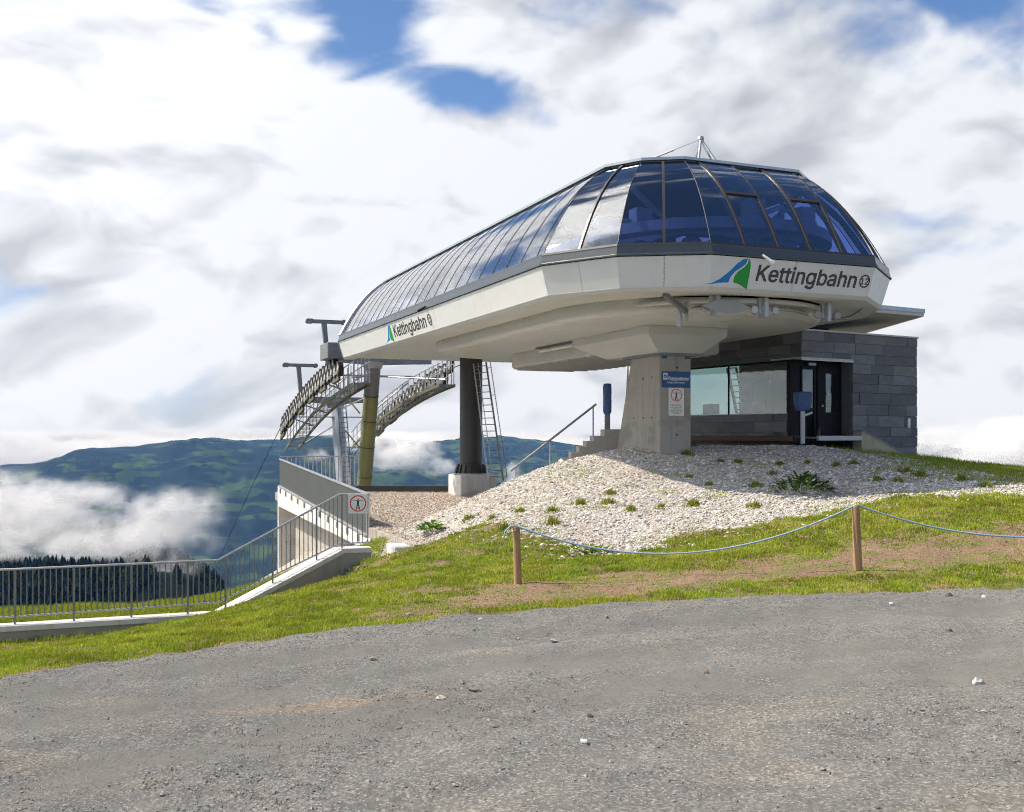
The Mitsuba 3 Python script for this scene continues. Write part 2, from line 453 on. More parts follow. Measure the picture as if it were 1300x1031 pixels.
def road_tex(p, n, uv):
    big = F(p.x * .5, p.y * .9, 0, 4)
    mid = F(p.x * 5, p.y * 5, 0, 3)
    fine = F(p.x * 55, p.y * 55, 0, 3)
    d1, d2, r = mikit.voronoi(p.x * 70, p.y * 70)
    col = MX([.140, .141, .135], [.205, .205, .194], dr.clip(big * .8 + mid * .5 - .2, 0, 1))
    col = MX(col, [.30, .255, .19], SS(.62, .76, F(p.x * .7 + 3.1, p.y * 1.5 + 4, 0, 4)) * .22)
    off = p.y - (11.5 + .38 * p.x - .0285 * p.x * p.x)
    worn = mi.Float(0)
    for c in (-1.6, -3.5, -5.0):
        q = (off - c - .35 * dr.sin(p.x * .35 + c)) / .42
        worn = dr.maximum(worn, dr.exp(-q * q))
    bx, by = (p.x + 1.25) / .75, (p.y - 7.05 - .12 * p.x) / .24
    col = MX(col, [.27, .205, .145], dr.exp(-bx * bx - by * by) * SS(.35, .62, F(p.x * 5, p.y * 9, 7, 4)) * .75)
    worn = worn * SS(.30, .62, F(p.x * 2.2, p.y * 2.2, 5, 4))
    r = r * (1 - .6 * worn)
    fine = fine + (.5 - fine) * .5 * worn
    col = MX(col, [.230, .228, .208], .55 * worn)
    col = col * (.50 + .45 * fine + .75 * r * r * r)
    return MX(col, [.08, .08, .078], SS(.33, .05, d2 - d1) * .35)


def road_bump(p, n, uv):
    d1, d2, r = mikit.voronoi(p.x * 45, p.y * 45)
    e1, e2, q = mikit.voronoi(p.x * 110, p.y * 110)
    return (1 - dr.minimum(d1, 1)) * r * .006 + (1 - dr.minimum(e1, 1)) * q * .004 + F(p.x * 3, p.y * 3, 0, 3) * .03


mat('road_gravel', mikit.proc(road_tex), .95, spec=.2, bump=(road_bump, 1.0, 2e-3))


def soil_tex(p, n, uv):
    k = F(p.x * 1.6, p.y * 1.6, 0, 4)
    f = F(p.x * 38, p.y * 38, 0, 3)
    col = MX([.14, .092, .058], [.27, .185, .125], dr.clip(k * .7 + f * .5 - .1, 0, 1))
    return MX(col, [.11, .14, .03], SS(.42, .60, F(p.x * 3, p.y * 3, 2, 4)) * .6)


mat('grass_soil', mikit.proc(soil_tex), .95, spec=.2, bump=(lambda p, n, uv: F(p.x * 28, p.y * 28, 0, 4), .03))


def gravel_tex(p, n, uv):
    d1, d2, r = mikit.voronoi(p.x * 19, p.y * 19)
    e1, e2, q = mikit.voronoi(p.x * 41 + 7, p.y * 41)
    col = MX([.30, .27, .235], [.62, .60, .56], r)
    col = MX(col, MX([.28, .24, .20], [.58, .56, .53], q), SS(.25, .5, d1))
    col = MX(col, [.30, .23, .16], SS(.50, .72, F(p.x * .9, p.y * .9, 3, 4)) * .45)
    return MX(col, [.13, .115, .10], SS(.22, .02, d2 - d1) * .7)


mat('pale_gravel', mikit.proc(gravel_tex), .92, spec=.2, bump=(lambda p, n, uv: (1 - dr.minimum(mikit.voronoi(p.x * 19, p.y * 19)[0], 1)) * .02 + (1 - dr.minimum(mikit.voronoi(p.x * 41 + 7, p.y * 41)[0], 1)) * .008, 1.0))


def submesh(sel):
    f = TF[sel]
    used, inv = np.unique(f, return_inverse=True)
    return (V[used], inv.reshape(-1, 3)), NORM[used]


for nm, k, m, lb in (('road', 0, 'road_gravel', 'grey gravel road with wheel tracks along the foreground'), ('grass_slope', 1, 'grass_soil', 'grassy slope with brown earth between road and station'), ('gravel_mound', 2, 'pale_gravel', 'mound of pale crushed stone under the station')):
    (v_, f_), nn = submesh(zf == k)
    scene[nm] = mikit.ply((v_, f_), m, smooth=True)
    labels[nm] = {'label': lb, 'category': nm.replace('_', ' '), 'kind': 'structure'}


# ------------------------------------------------------------------ the mountains
def ridged(p, o, seed):
    return 1 - np.abs(2 * meshkit.fbm(p, o, seed) - 1)


def far_z(az, r):
    """terrain height at azimuth az (degrees) and distance r"""
    x, y = r * np.sin(np.radians(az)), r * np.cos(np.radians(az))
    p = np.stack([x / 1400, y / 1400, np.zeros_like(x)], -1)
    sp = ridged(p * 1.0 + 4.2, 5, 31)
    fine = meshkit.fbm(p * 9, 4, 33) - .5
    front = np.abs(((az + 180) % 360) - 180)
    hill = -14 - .43 * np.maximum(r - 45, 0)
    floor = -600 + 50 * meshkit.fbm(p * .8 + 9, 3, 5)
    azn = meshkit.fbm(np.stack([az / 16.0, np.zeros_like(az), np.zeros_like(az)], -1) + 3.7, 4, 12) - .5
    crz = meshkit.fbm(np.stack([az / 2.6, np.zeros_like(az), np.zeros_like(az)], -1) + 1.3, 5, 14) - .5
    crest = np.interp(az, [-60, -30, -26.6, -24.4, -22.2, -19.1, -16.3, -15.1, -12.6, -10, -7.9, -4.8, -2.2, -.4, 3.7, 8, 14, 21.6, 22.9, 26, 40, 60], [-160, -190, -180, -160, -95, -50, -12, -30, -26, -8, -50, -70, -45, -30, -85, -120, -90, -60, -85, -140, -160, -170]) + 70 * crz
    t = np.clip((r - 3300 + 500 * azn) / 3300, 0, 1)
    ease = t ** .85
    opp = floor + (crest - floor) * ease + (sp - .62) * 460 * np.sin(np.pi * np.clip(t, 0, 1)) ** .8 + fine * 90 * (1 - t ** 4)
    opp = np.where(r > 6650, crest - (r - 6650) * .10, opp)
    lower = np.maximum(floor, -2000)
    z = np.maximum(hill + (sp - .5) * 60 * np.clip((r - 90) / 400, 0, 1), np.where(t > 0, opp, lower + fine * 40))
    # wooded shoulder to the left, falling away beyond -13.5 degrees
    sh = -.138 * r - .012 * r * np.clip((az + 21), -4, 4) / 4 - .011 * r * np.clip(az + 17.5, 0, 9) + 10 * (sp - .5) + fine * 24
    w = np.clip((-12.0 - az + 5 * fine) / 4.6, 0, 1) * np.clip((r - 480) / 200, 0, 1) * np.clip((1750 - r) / 500, 0, 1)
    w = w * w * (3 - 2 * w) * np.clip((az + 75) / 20, 0, 1)
    spur = 24 * np.exp(-((az + 18.0) / 3.4) ** 2 - ((r - 1000) / 300) ** 2)
    z = z * (1 - w) + np.maximum(z, sh) * w + spur * w
    return z


azs = np.unique(np.concatenate([np.linspace(-180, -36, 90), np.linspace(-36, 36, 720), np.linspace(36, 180, 90)]))
rs = np.concatenate([np.geomspace(44, 500, 50), np.geomspace(510, 7600, 230)])
A_, R_ = np.meshgrid(azs, rs, indexing='ij')
ZF = far_z(A_, R_)
ZF[:, 0] = np.minimum(ZF[:, 0], -22)
VF = np.stack([R_ * np.sin(np.radians(A_)), R_ * np.cos(np.radians(A_)) , ZF], -1).reshape(-1, 3)
na, nr = A_.shape
ii, jj = np.meshgrid(np.arange(na - 1), np.arange(nr - 1), indexing='ij')
a = (ii * nr + jj).ravel()
FF = np.vstack([np.stack([a, a + 1, a + nr + 1], 1), np.stack([a, a + nr + 1, a + nr], 1)])


def hills_tex(p, n, uv):
    k = .6 * F(p.x / 420, p.y / 420, p.z / 190, 5) + .4 * F(p.x / 130, p.y / 130, p.z / 60, 4)
    g = F(p.x / 60, p.y / 60, 0, 4)
    low = SS(-150, -480, p.z)
    wood = MX([.006, .014, .018], [.014, .028, .026], g)  # forest darkened and blued: cloud shadow and haze put into the colour
    mead = MX([.020, .042, .016], [.055, .088, .028], F(p.x / 130, p.y / 130, 1, 3))
    k = .62 * k + .38 * F(p.x / 240, p.y / 240, p.z / 22, 5)
    m = SS(.515, .54, k + .025 * low + .20 * (g - .5)) 
    m = m * SS(.36, .5, F(p.x / 150 + 9, p.y / 150, 4, 4) + .06 * low)
    col = MX(wood, mead, m)
    near = SS(1500, 1100, dr.sqrt(p.x * p.x + p.y * p.y))
    return MX(col, MX([.006, .012, .010], [.02, .034, .012], SS(.55, .72, F(p.x / 70, p.y / 70, 2, 4))), near)


mat('hillside', mikit.proc(hills_tex), 1.0, spec=.1)
struct('hills', M(VF, FF), 'hillside', 'wooded mountain sides with meadows beyond the valley')

# conifers on the wooded shoulder: nobody could count them
rng = np.random.default_rng(3)
n0 = 34000
taz = -36 + 23.6 * rng.random(n0)
tr = 560 + 1050 * rng.random(n0) ** .85
keep = meshkit.fbm(np.stack([taz / 2.2, tr / 110, np.zeros(n0)], -1), 3, 8) > .40
taz, tr = taz[keep], tr[keep]
tz = far_z(taz, tr)
th = 4 + 8 * rng.random(len(tr)) ** 1.5
NS = 7
ang = np.arange(NS) * 2 * np.pi / NS
tx, ty = tr * np.sin(np.radians(taz)), tr * np.cos(np.radians(taz))
vv, ff, cc = [], [], []
base = 0
for lv, (z0, z1, r0) in enumerate(((.06, .55, .24), (.32, .80, .18), (.60, 1.0, .115))):
    jit = .75 + .5 * rng.random((len(tx), NS))
    ring = np.stack([tx[:, None] + th[:, None] * r0 * jit * np.cos(ang), ty[:, None] + th[:, None] * r0 * jit * np.sin(ang), (tz + th * z0)[:, None] + 0 * jit + th[:, None] * .05 * rng.standard_normal((len(tx), NS))], -1)
    tip = np.stack([tx, ty, tz + th * z1], -1)[:, None]
    vv.append(np.concatenate([ring, tip], 1).reshape(-1, 3))
    idx = np.arange(len(tx))[:, None] * (NS + 1)
    j = np.arange(NS)[None]
    ff.append(np.stack([idx + j, idx + (j + 1) % NS, idx + NS + 0 * j], -1).reshape(-1, 3) + base)
    base += len(tx) * (NS + 1)
    tone = (.55 + .8 * rng.random(len(tx)))[:, None] * np.array([.008, .017, .015]) + (rng.random(len(tx)) < .16)[:, None] * np.array([.026, .042, .005])  # needles darkened for cloud shadow, some lightened as sunlit trees
    cc.append(np.repeat(tone, NS + 1, 0))
struct('conifer_forest', M(np.vstack(vv), np.vstack(ff)), 'conifer_vc', 'dense conifer forest below the fence, cloud shadow put into its colour', 'stuff', False, color=np.vstack(cc))


# ------------------------------------------------------------------ the station
LF = 2.0
c30, s30 = math.cos(math.pi / 6), .5
BASE = np.array([(-2.185 - LF * c30 - LF * s30, 23.0), (-2.185 - LF * c30 - LF * s30, LF * s30 + LF * c30), (-2.185 - LF * c30, LF * s30), (-2.185, 0), (2.185, 0), (2.185 + LF * c30, LF * s30), (2.185 + LF * c30 + LF * s30, LF * s30 + LF * c30), (2.185 + LF * c30 + LF * s30, 23.0)])
BASE[5], BASE[6], BASE[7] = (3.80, 1.30), (4.86, 3.08), (4.86, 23.0)
FD = [unit(BASE[i + 1] - BASE[i]) for i in range(7)]
FN = [np.array([-d[1], d[0]]) for d in FD]            # inward normals
FL = [np.linalg.norm(BASE[i + 1] - BASE[i]) for i in range(7)]


def mitre(i):
    if i == 0: return FN[0]
    if i == 7: return FN[6]
    return (FN[i - 1] + FN[i]) / (1 + FN[i - 1] @ FN[i])


def fpt(i, e, o):
    """point in plan on facet i at offset o inward; e = 'a' or 'b' (its ends, mitred) or a distance from its start"""
    if e == 'a': return BASE[i] + o * mitre(i)
    if e == 'b': return BASE[i + 1] + o * mitre(i + 1)
    return BASE[i] + e * FD[i] + o * FN[i]


def ring(i, e, loop):
    return np.array([[*fpt(i, e, o), z] for o, z in loop])


def facet_solid(i, e0, e1, loop):
    return xf(loft([ring(i, e0, loop), ring(i, e1, loop)]), SF)


def facet_sheet(i, e0, e1, prof):
    return xf(loft([ring(i, e0, prof), ring(i, e1, prof)], close=False, caps=False), SF)


OS = np.linspace(0, 1.95, 13)
PROF = [(.07 + o, 4.04 + 2.02 * o - .52 * o * o + .045 * o ** 3) for o in OS]


def thick(prof, out, inn):
    p = np.array(prof)
    d = np.gradient(p, axis=0); d /= np.linalg.norm(d, axis=1, keepdims=True)
    nrm = np.stack([-d[:, 1], d[:, 0]], 1)          # outwards: smaller offset, higher
    return [tuple(q) for q in p + out * nrm] + [tuple(q) for q in (p - inn * nrm)[::-1]]


STN = thing('station', 'cable car mountain station with blue glass canopy, white fascia and beige underside', 'lift station')
HALF = FL[1] / 2
cuts = {0: [0, 0], 1: ['a', HALF, 'b'], 2: ['a', HALF, 'b'], 3: ['a', FL[3] * .5 - 1.3, FL[3] * .5 - .43, FL[3] * .5 + .43, FL[3] * .5 + 1.3, 'b'], 4: ['a', HALF, 'b'], 5: ['a', HALF, 'b']}
SL = FL[0]
sides = [SL - .42 - .952 * k for k in range(0, 21)]      # measured from the far end (facet 0 runs towards the camera)
cuts[0] = ['a'] + sorted(d for d in sides if d > .25) + ['b']
cuts[6] = ['a'] + sorted(SL - d for d in sides if d > .25) + ['b']
BOT, MID, TOP = (.20, 3.13), None, (0, 3.80)
fasc = [(0.015, 3.785), (.205, 3.15), (.245, 3.15), (.055, 3.785)]
for i in range(7):
    fc = {0: ['a', 4.2, 8.3, SL - 7.95, SL - 3.95, 'b'], 6: ['a', 4.0, 8.0, 12.1, 16.1, 'b']}.get(i, ['a', FL[i] / 2, 'b'])
    for k in range(len(fc) - 1):
        g0 = fc[k] if fc[k] == 'a' else fc[k] + .006
        g1 = fc[k + 1] if fc[k + 1] == 'b' else fc[k + 1] - .006
        part(STN, 'fascia_panel', facet_solid(i, g0, g1, fasc), 'white_panel')
    part(STN, 'fascia_backing', facet_solid(i, 'a', 'b', [(.06, 3.79), (.25, 3.16), (.27, 3.16), (.09, 3.79)]), 'sill_dark')
    part(STN, 'sill', facet_solid(i, 'a', 'b', [(-.03, 3.80), (-.03, 3.83), (0.0, 3.85), (.03, 4.0), (.03, 4.03), (.16, 4.03), (.16, 3.80)]), 'sill_dark')
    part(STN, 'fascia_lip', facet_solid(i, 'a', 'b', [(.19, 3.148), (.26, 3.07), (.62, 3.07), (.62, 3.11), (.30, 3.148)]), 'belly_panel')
    # glazing
    cs = cuts[i]
    part(STN, 'glass_rail', facet_solid(i, 'a', 'b', [(.035, 4.03), (.05, 4.075), (.10, 4.085), (.12, 4.03)]), 'rib_bronze')
    for k in range(len(cs) - 1):
        if i == 3 and k in (1, 3):
            mid = 5
            part(STN, 'pane', facet_sheet(i, cs[k], cs[k + 1], PROF[:mid + 1]), 'canopy_glass', smooth=True)
            hatch = facet_sheet(i, cs[k], cs[k + 1], [(o - .022, z + .014) for o, z in PROF[mid:]])
            part(STN, 'pane', hatch, 'canopy_glass', smooth=True, label='raised hatch pane of the canopy')
            (o5, z5), (o6, z6) = PROF[mid], PROF[mid + 1]
            du = np.array([o6 - o5, z6 - z5]) / math.hypot(o6 - o5, z6 - z5); dn_ = np.array([-du[1], du[0]])
            c5 = np.array([o5, z5])
            part(STN, 'transom', facet_solid(i, cs[k] + .02, cs[k + 1] - .02, [tuple(c5 + a_ * du + b_ * dn_) for a_, b_ in ((-.035, .035), (.03, .035), (.03, -.03), (-.035, -.03))]), 'rib_bronze')
        else:
            part(STN, 'pane', facet_sheet(i, cs[k], cs[k + 1], PROF), 'canopy_glass', smooth=True)
    w = .030 if i in (0, 6) else .055
    for e in cs[1:-1]:
        part(STN, 'rib', facet_solid(i, e - w / 2, e + w / 2, thick(PROF, .010 if i in (0, 6) else .03, .04)), 'rib_bronze')
    if i in (0, 6):
        pass
# joints where the facets bend: slim seals
for i in range(1, 7):
    pts = [xf(M([[*(BASE[i] + o * mitre(i)), z]], np.zeros((0, 3), int)), SF).vertices[0] for o, z in PROF]
    part(STN, 'corner_seal', tube(pts, .012, 6), 'rib_bronze', smooth=True)
# roof cap
capo = 1.93
cap_outer = [tuple(fpt(0, 'a', capo))] + [tuple(fpt(i, 'a', capo)) for i in range(1, 7)] + [tuple(fpt(6, 'b', capo))]
cp = Polygon(cap_outer)
cp2 = cp.buffer(-.12, join_style=2)
part(STN, 'shadow_rim', prism(cp.buffer(.0), 6.24, 6.318), 'sill_dark', mx=SF)  # dark tone stands for the shadow line under the roof cap
part(STN, 'roof_cap', cat([prism(cp.buffer(.05, join_style=2), 6.322, 6.385), prism(cp2, 6.386, 6.42)]), 'roof_metal', mx=SF)
# far end rim: an arch
end_l = thick(PROF, .06, .10)
for i, e0, e1 in ((0, -.10, .34), (6, FL[6] - .34, FL[6] + .10)):
    part(STN, 'end_rim', facet_solid(i, e0, e1, end_l + []), 'white_panel', label='white rim closing the far end of the glass canopy' if i == 0 else None)
part(STN, 'end_rim', box(-2.92, 2.92, 22.9, 23.12, 6.13, 6.30), 'white_panel', mx=SF)
for sg in (-1, 1):
    part(STN, 'end_fascia', hull([(sg * 4.93, 22.995, 3.8), (sg * 4.73, 22.995, 3.13), (sg * 4.4, 23.25, 3.2), (sg * 4.6, 23.25, 3.8), (sg * 4.93, 23.02, 3.8), (sg * 4.73, 23.02, 3.13)]), 'galvanised', mx=SF)

# underside
def off_poly(o, s_end=22.8):
    p = [tuple(fpt(0, 'a', o))] + [tuple(fpt(i, 'a', o)) for i in range(1, 7)] + [tuple(fpt(6, 'b', o))]
    return Polygon(p).intersection(sbox(-9, -9, 9, s_end))


def capsule(hw, s0, s1, r1=1.0, n=18):
    a = np.linspace(0, np.pi, n)
    front = [(-hw * math.cos(x), s0 + hw - hw * math.sin(x)) for x in a]
    b = np.linspace(0, np.pi, n)
    back = [(hw * math.cos(x), s1 - hw * r1 + hw * r1 * math.sin(x)) for x in b]
    return Polygon(front + back)


soff = off_poly(.62)
belly = capsule(3.55, 1.25, 17.2, .9)
deck_hole = belly.buffer(-.02)
slot = capsule(3.05, .92, 9.0, 1.0).difference(capsule(2.2, 1.9, 8, 1)).intersection(sbox(-9, 0, 9, 4.2))
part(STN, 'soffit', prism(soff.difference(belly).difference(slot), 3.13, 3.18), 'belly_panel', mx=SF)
lay = []
for bf, z in ((0.0, 3.128), (0.0, 2.93), (-.03, 2.86), (-.10, 2.80), (-.22, 2.77)):
    pg = belly.buffer(bf) if bf else belly
    ln = np.array([pg.exterior.interpolate(t, normalized=True).coords[0] for t in np.linspace(0, 1, 97)[:-1]])
    lay.append(np.column_stack([ln, np.full(len(ln), z)]))
# buffer may start the ring elsewhere; align each ring with the first by nearest start
for k in range(1, len(lay)):
    d = np.linalg.norm(lay[k][:, :2] - lay[0][0, :2], axis=1)
    lay[k] = np.roll(lay[k], -int(np.argmin(d)), 0)
    if np.cross(lay[k][0, :2] - lay[k][24, :2], lay[k][48, :2] - lay[k][24, :2]) * np.cross(lay[0][0, :2] - lay[0][24, :2], lay[0][48, :2] - lay[0][24, :2]) < 0:
        lay[k] = np.roll(lay[k][::-1], 1, 0)
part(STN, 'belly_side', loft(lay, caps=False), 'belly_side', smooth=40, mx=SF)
bp = belly.buffer(-.215)
# flat bottom in panels with joints
scuts = [0, 3.4, 6.6, 9.6, 12.6, 15.2, 20]
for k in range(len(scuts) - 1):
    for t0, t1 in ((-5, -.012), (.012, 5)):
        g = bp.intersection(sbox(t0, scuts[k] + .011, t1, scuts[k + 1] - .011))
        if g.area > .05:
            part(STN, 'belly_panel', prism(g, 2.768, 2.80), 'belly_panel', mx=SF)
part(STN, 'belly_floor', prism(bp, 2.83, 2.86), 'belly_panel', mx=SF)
part(STN, 'station_floor', prism(off_poly(.35), 3.30, 3.34), 'machine_dark', mx=SF)
# service tray hanging under the belly, its round end to the left
tray = capsule(1.65, 4.0, 15.6, 1.1).intersection(sbox(-9, 6.6, 9, 30))
tray = affinity.translate(tray, .75, 0)
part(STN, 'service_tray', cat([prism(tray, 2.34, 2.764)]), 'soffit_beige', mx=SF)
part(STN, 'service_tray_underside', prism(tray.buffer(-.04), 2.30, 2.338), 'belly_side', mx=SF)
for k in range(17):
    g = LineString([(-2, 7.0 + .5 * k), (4, 7.0 + .5 * k)]).intersection(tray.buffer(-.1))
    if not g.is_empty:
        (ax, ay), (bx, by) = g.coords[0], g.coords[-1]
        part(STN, 'tray_batten', box(ax, bx, ay - .05, ay + .05, 2.265, 2.299), 'belly_side', mx=SF)
lamp = part(STN, 'tube_lamp', tube([st(-1.05, 6.9, 2.66), st(-1.05, 11.4, 2.66)], .065, 10), 'lamp_white', smooth=True)
part(STN, 'lamp_bracket', box(-1.2, -.93, 6.8, 11.5, 2.715, 2.762), 'machine_dark', mx=SF)
# box girder on the pillar
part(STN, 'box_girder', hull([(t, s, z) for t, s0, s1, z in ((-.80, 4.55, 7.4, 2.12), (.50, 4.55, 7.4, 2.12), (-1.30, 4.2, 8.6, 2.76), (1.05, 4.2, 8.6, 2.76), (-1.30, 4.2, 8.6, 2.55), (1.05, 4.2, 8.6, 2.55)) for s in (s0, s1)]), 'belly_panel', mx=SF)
part(STN, 'bearing_plate', box(-.72, .40, 4.62, 6.6, 2.06, 2.118), 'galvanised_dark', mx=SF)

# guide gear under the fascia
gear = part(STN, 'guide_rail', tube([st(2.9 * math.sin(x), 3.75 - 2.95 * math.cos(x), 3.0) for x in np.linspace(-1.35, 1.2, 26)], .055, 8), 'belly_side', smooth=True)
part(STN, 'guide_rail', tube([st(2.4 * math.sin(x), 3.75 - 2.75 * math.cos(x), 2.88) for x in np.linspace(-1.0, .75, 22)], .04, 8), 'galvanised', smooth=True)
for (t, s, big) in ((-1.55, .85, 1), (1.55, .95, 0), (-.35, .75, 2)):
    g = [box(t - .13, t + .13, s - .05, s + .05, 2.70, 3.06, .01), box(t - .05, t + .05, s - .14, s + .14, 2.62, 3.06, .01)]
    part(STN, 'hanger_bracket', cat(g), 'galvanised', mx=SF)
    if big == 1:
        part(STN, 'hanger_plate', prism(Polygon([(-.62, -.02), (-.25, -.14), (.25, -.14), (.62, -.02), (.25, .14), (-.25, .14)]), -.02, .02), 'machine_grey', mx=SF @ frame((t + .2, s - .16, 2.82), (1, 0, 0), (0, 0, 1), (0, -1, 0)))
    for k in range(3):
        part(STN, 'guide_roller', lathe([(0, -.04), (.085, -.04), (.1, 0), (.085, .04), (0, .04)], 12), 'machine_grey' if big == 0 else 'galvanised', smooth=40, mx=SF @ frame((t - .28 + .28 * k, s - .05, 2.78 + .05 * (k % 2)), (1, 0, 0), (0, 0, 1), (0, -1, 0)))
part(STN, 'drain_pipe', tube([st(-2.05, 1.5, 3.0), st(-2.05, 1.5, 2.42)], .055, 10), 'galvanised', smooth=True)
part(STN, 'drain_pipe', tube([st(-1.9, 1.45, 3.0), st(-1.9, 1.45, 2.52)], .04, 10), 'galvanised', smooth=True)
part(STN, 'strut', bar(st(-2.75, 1.0, 3.05), st(-2.0, 1.3, 2.74), .10, .10), 'galvanised_dark')
part(STN, 'spotlight', cat([tube([st(-.93, -.02, 3.86), st(-.78, -.16, 3.70)], .03, 8), tube([st(-.80, -.15, 3.715), st(-.76, -.18, 3.67)], .045, 8)]), 'lamp_white', label='small white spotlight above the lettering')
part(STN, 'spotlight', cat([tube([st(-4.93, 11.2, 3.86), st(-5.16, 11.3, 3.72)], .035, 8)]), 'dark_frame')

# machinery behind the glass
for i, (t, s) in enumerate([(2.95 * math.sin(x), 3.95 - 2.95 * math.cos(x)) for x in np.linspace(-1.45, 1.45, 15)] + [(sg * 3.0, s) for sg in (-1, 1) for s in np.arange(4.8, 21.5, .62)]):
    d = SO * 0
    ax = math.atan2(t, 3.95 - s) if s < 3.95 else (math.pi / 2 if t > 0 else -math.pi / 2)
    rad = np.array([math.sin(ax), -math.cos(ax), 0]); tan = np.array([math.cos(ax), math.sin(ax), 0])
    wheel = lathe([(0, -.07), (.20, -.07), (.26, -.05), (.28, 0), (.26, .05), (.20, .07), (0, .07)], 14)
    part(STN, 'drive_tyre', wheel, 'rubber' if i % 2 else 'machine_dark', smooth=40, mx=SF @ frame((t, s, 4.22), tan, (0, 0, 1), -rad))
arcp = [(x, -3.35) for x in (0,)]
band = np.linspace(-1.5, 1.5, 30)
rg = []
for x in band:
    o_, i_ = 3.25, 2.75
    rg.append([(o_ * math.sin(x), 3.95 - o_ * math.cos(x), 4.62), (o_ * math.sin(x), 3.95 - o_ * math.cos(x), 4.86), (i_ * math.sin(x), 3.95 - i_ * math.cos(x), 4.86), (i_ * math.sin(x), 3.95 - i_ * math.cos(x), 4.62)])
part(STN, 'conveyor_beam', loft(rg), 'machine_grey', mx=SF)
for sg in (-1, 1):
    part(STN, 'conveyor_beam', box(sg * 3.0 - .2, sg * 3.0 + .2, 3.98, 22.4, 4.62, 4.86), 'machine_grey', mx=SF)
    part(STN, 'frame_beam', box(sg * 1.35 - .18, sg * 1.35 + .18, 2.6, 22.4, 4.75, 5.15), 'machine_grey', mx=SF)
for s in (3.2, 7.5, 12, 16.5, 21.5):
    part(STN, 'cross_beam', box(-3.3, 3.3, s - .14, s + .14, 4.88, 5.12), 'machine_grey', mx=SF)
    for sg in (-1, 1):
        part(STN, 'frame_column', box(sg * 1.35 - .15, sg * 1.35 + .15, s - .15, s + .15, 3.34, 4.75), 'machine_grey', mx=SF)
        part(STN, 'roof_strut', bar((sg * 1.35, s, 5.15), (sg * 2.6, s, 6.1), .1, .1), 'machine_grey', mx=SF)
part(STN, 'bull_wheel', cat([lathe([(2.05, -.1), (2.4, -.14), (2.4, -.05), (2.34, 0), (2.4, .05), (2.4, .14), (2.05, .1)], 48)] + [bar((0, 0, 0), (2.1 * math.cos(x), 2.1 * math.sin(x), 0), .2, .14) for x in np.arange(8) * math.pi / 4]), 'machine_grey', smooth=30, mx=SF @ frame((0, 4.1, 4.05), (1, 0, 0), (0, 1, 0), (0, 0, 1)))
part(STN, 'gear_housing', cat([box(-.8, .8, 5.0, 7.4, 3.5, 4.6, .06), box(-.5, .5, 8.0, 9.6, 3.4, 4.3, .06), tube([(0, 7.4, 4.0), (0, 8.0, 4.0)], .16, 12)]), 'machine_grey', mx=SF)
for q in ((1.9, 2.2), (2.5, 3.8), (-2.2, 3.0), (.2, 1.9)):
    part(STN, 'control_box', box(q[0] - .22, q[0] + .22, q[1] - .2, q[1] + .2, 4.9, 5.35 + .2 * (q[0] > 0), .02), 'machine_grey', mx=SF)
part(STN, 'guide_gantry', cat([bar((1.2, 1.5, 4.9), (3.2, 3.4, 5.5), .12, .12), bar((3.2, 3.4, 5.5), (3.2, 3.4, 4.2), .1, .1), bar((-.4, 1.3, 4.9), (1.4, 2.4, 5.6), .1, .1), bar((1.4, 2.4, 5.6), (1.4, 2.4, 4.2), .1, .1)]), 'machine_grey', mx=SF)

# lettering and emblem on the fascia, set 3 mm proud of the panels
def emblem(w=1.0):
    b = [(-.62, .03), (-.42, .07), (-.25, .17), (-.08, .33), (.05, .49), (.15, .57), (.25, .60)]
    riv = [(.25, .60), (.23, .50), (.15, .42), (.03, .33), (-.05, .22), (-.08, .10)]
    blue = Polygon(b + riv[1:] + [(-.25, .085), (-.45, .05)])
    gl = [(.275, .605), (.262, .50), (.20, .415), (.09, .33), (.025, .22), (.02, .11)]
    gr = [(.13, .085), (.23, .045), (.33, -.03)]
    green = Polygon([(.275, .605), (.31, .56), (.335, .45), (.338, .25), (.333, -.03)] + gr[::-1] + gl[::-1])
    return blue.buffer(0), green.buffer(0)


def facet_frame(i, e, o_extra=-.004):
    dirx = np.array([*FD[i], 0]); n = np.array([*FN[i], 0])
    up = unit(np.array([0, 0, .635]) - .19 * n)
    org = np.array([*fpt(i, e, .205), 3.15])
    zx = np.cross(dirx, up)
    if zx @ n > 0: zx = -zx
    return SF @ frame(org + zx * .003, dirx, up, zx)


def lettering(i, e_text, e_logo, cap_h, width, base, logo_scale, e_mark, mark_r):
    m = meshkit.text_mesh('Kettingbahn', cap_h, .003, bold=True)
    b = m.bounds
    m.apply_scale([width / (b[1, 0] - b[0, 0]), 1, 1])
    fr = facet_frame(i, e_text)
    part(STN, 'lettering', xf(m, fr @ frame((0, base, 0), (1, 0, 0), (.10, 1, 0), (0, 0, 1))), 'print_grey', label='dark lettering naming the cable car')
    fr = facet_frame(i, e_logo)
    bl, gr = emblem()
    s = logo_scale
    for nm, g, m_ in (('emblem', bl, 'logo_blue'), ('emblem', gr, 'logo_green')):
        g = affinity.scale(g, s * 1.11, s, origin=(0, 0))
        part(STN, nm, prism(g, 0, .003), m_, mx=fr, label='blue sweep of the emblem' if m_ == 'logo_blue' else 'green sweep of the emblem')
    fr = facet_frame(i, e_mark)
    disc = Point(0, base + cap_h * .45).buffer(mark_r)
    inner = Point(0, base + cap_h * .45).buffer(mark_r * .78)
    part(STN, 'number_mark', prism(disc.difference(inner), 0, .003), 'print_grey', mx=fr, label='round mark with the number 12')
    t12 = meshkit.text_mesh('12', mark_r * .95, .003, bold=True)
    c = t12.bounds.mean(0)
    t12.apply_translation([-c[0], base + cap_h * .45 - c[1], 0])
    part(STN, 'number_mark', xf(t12, fr), 'print_grey')


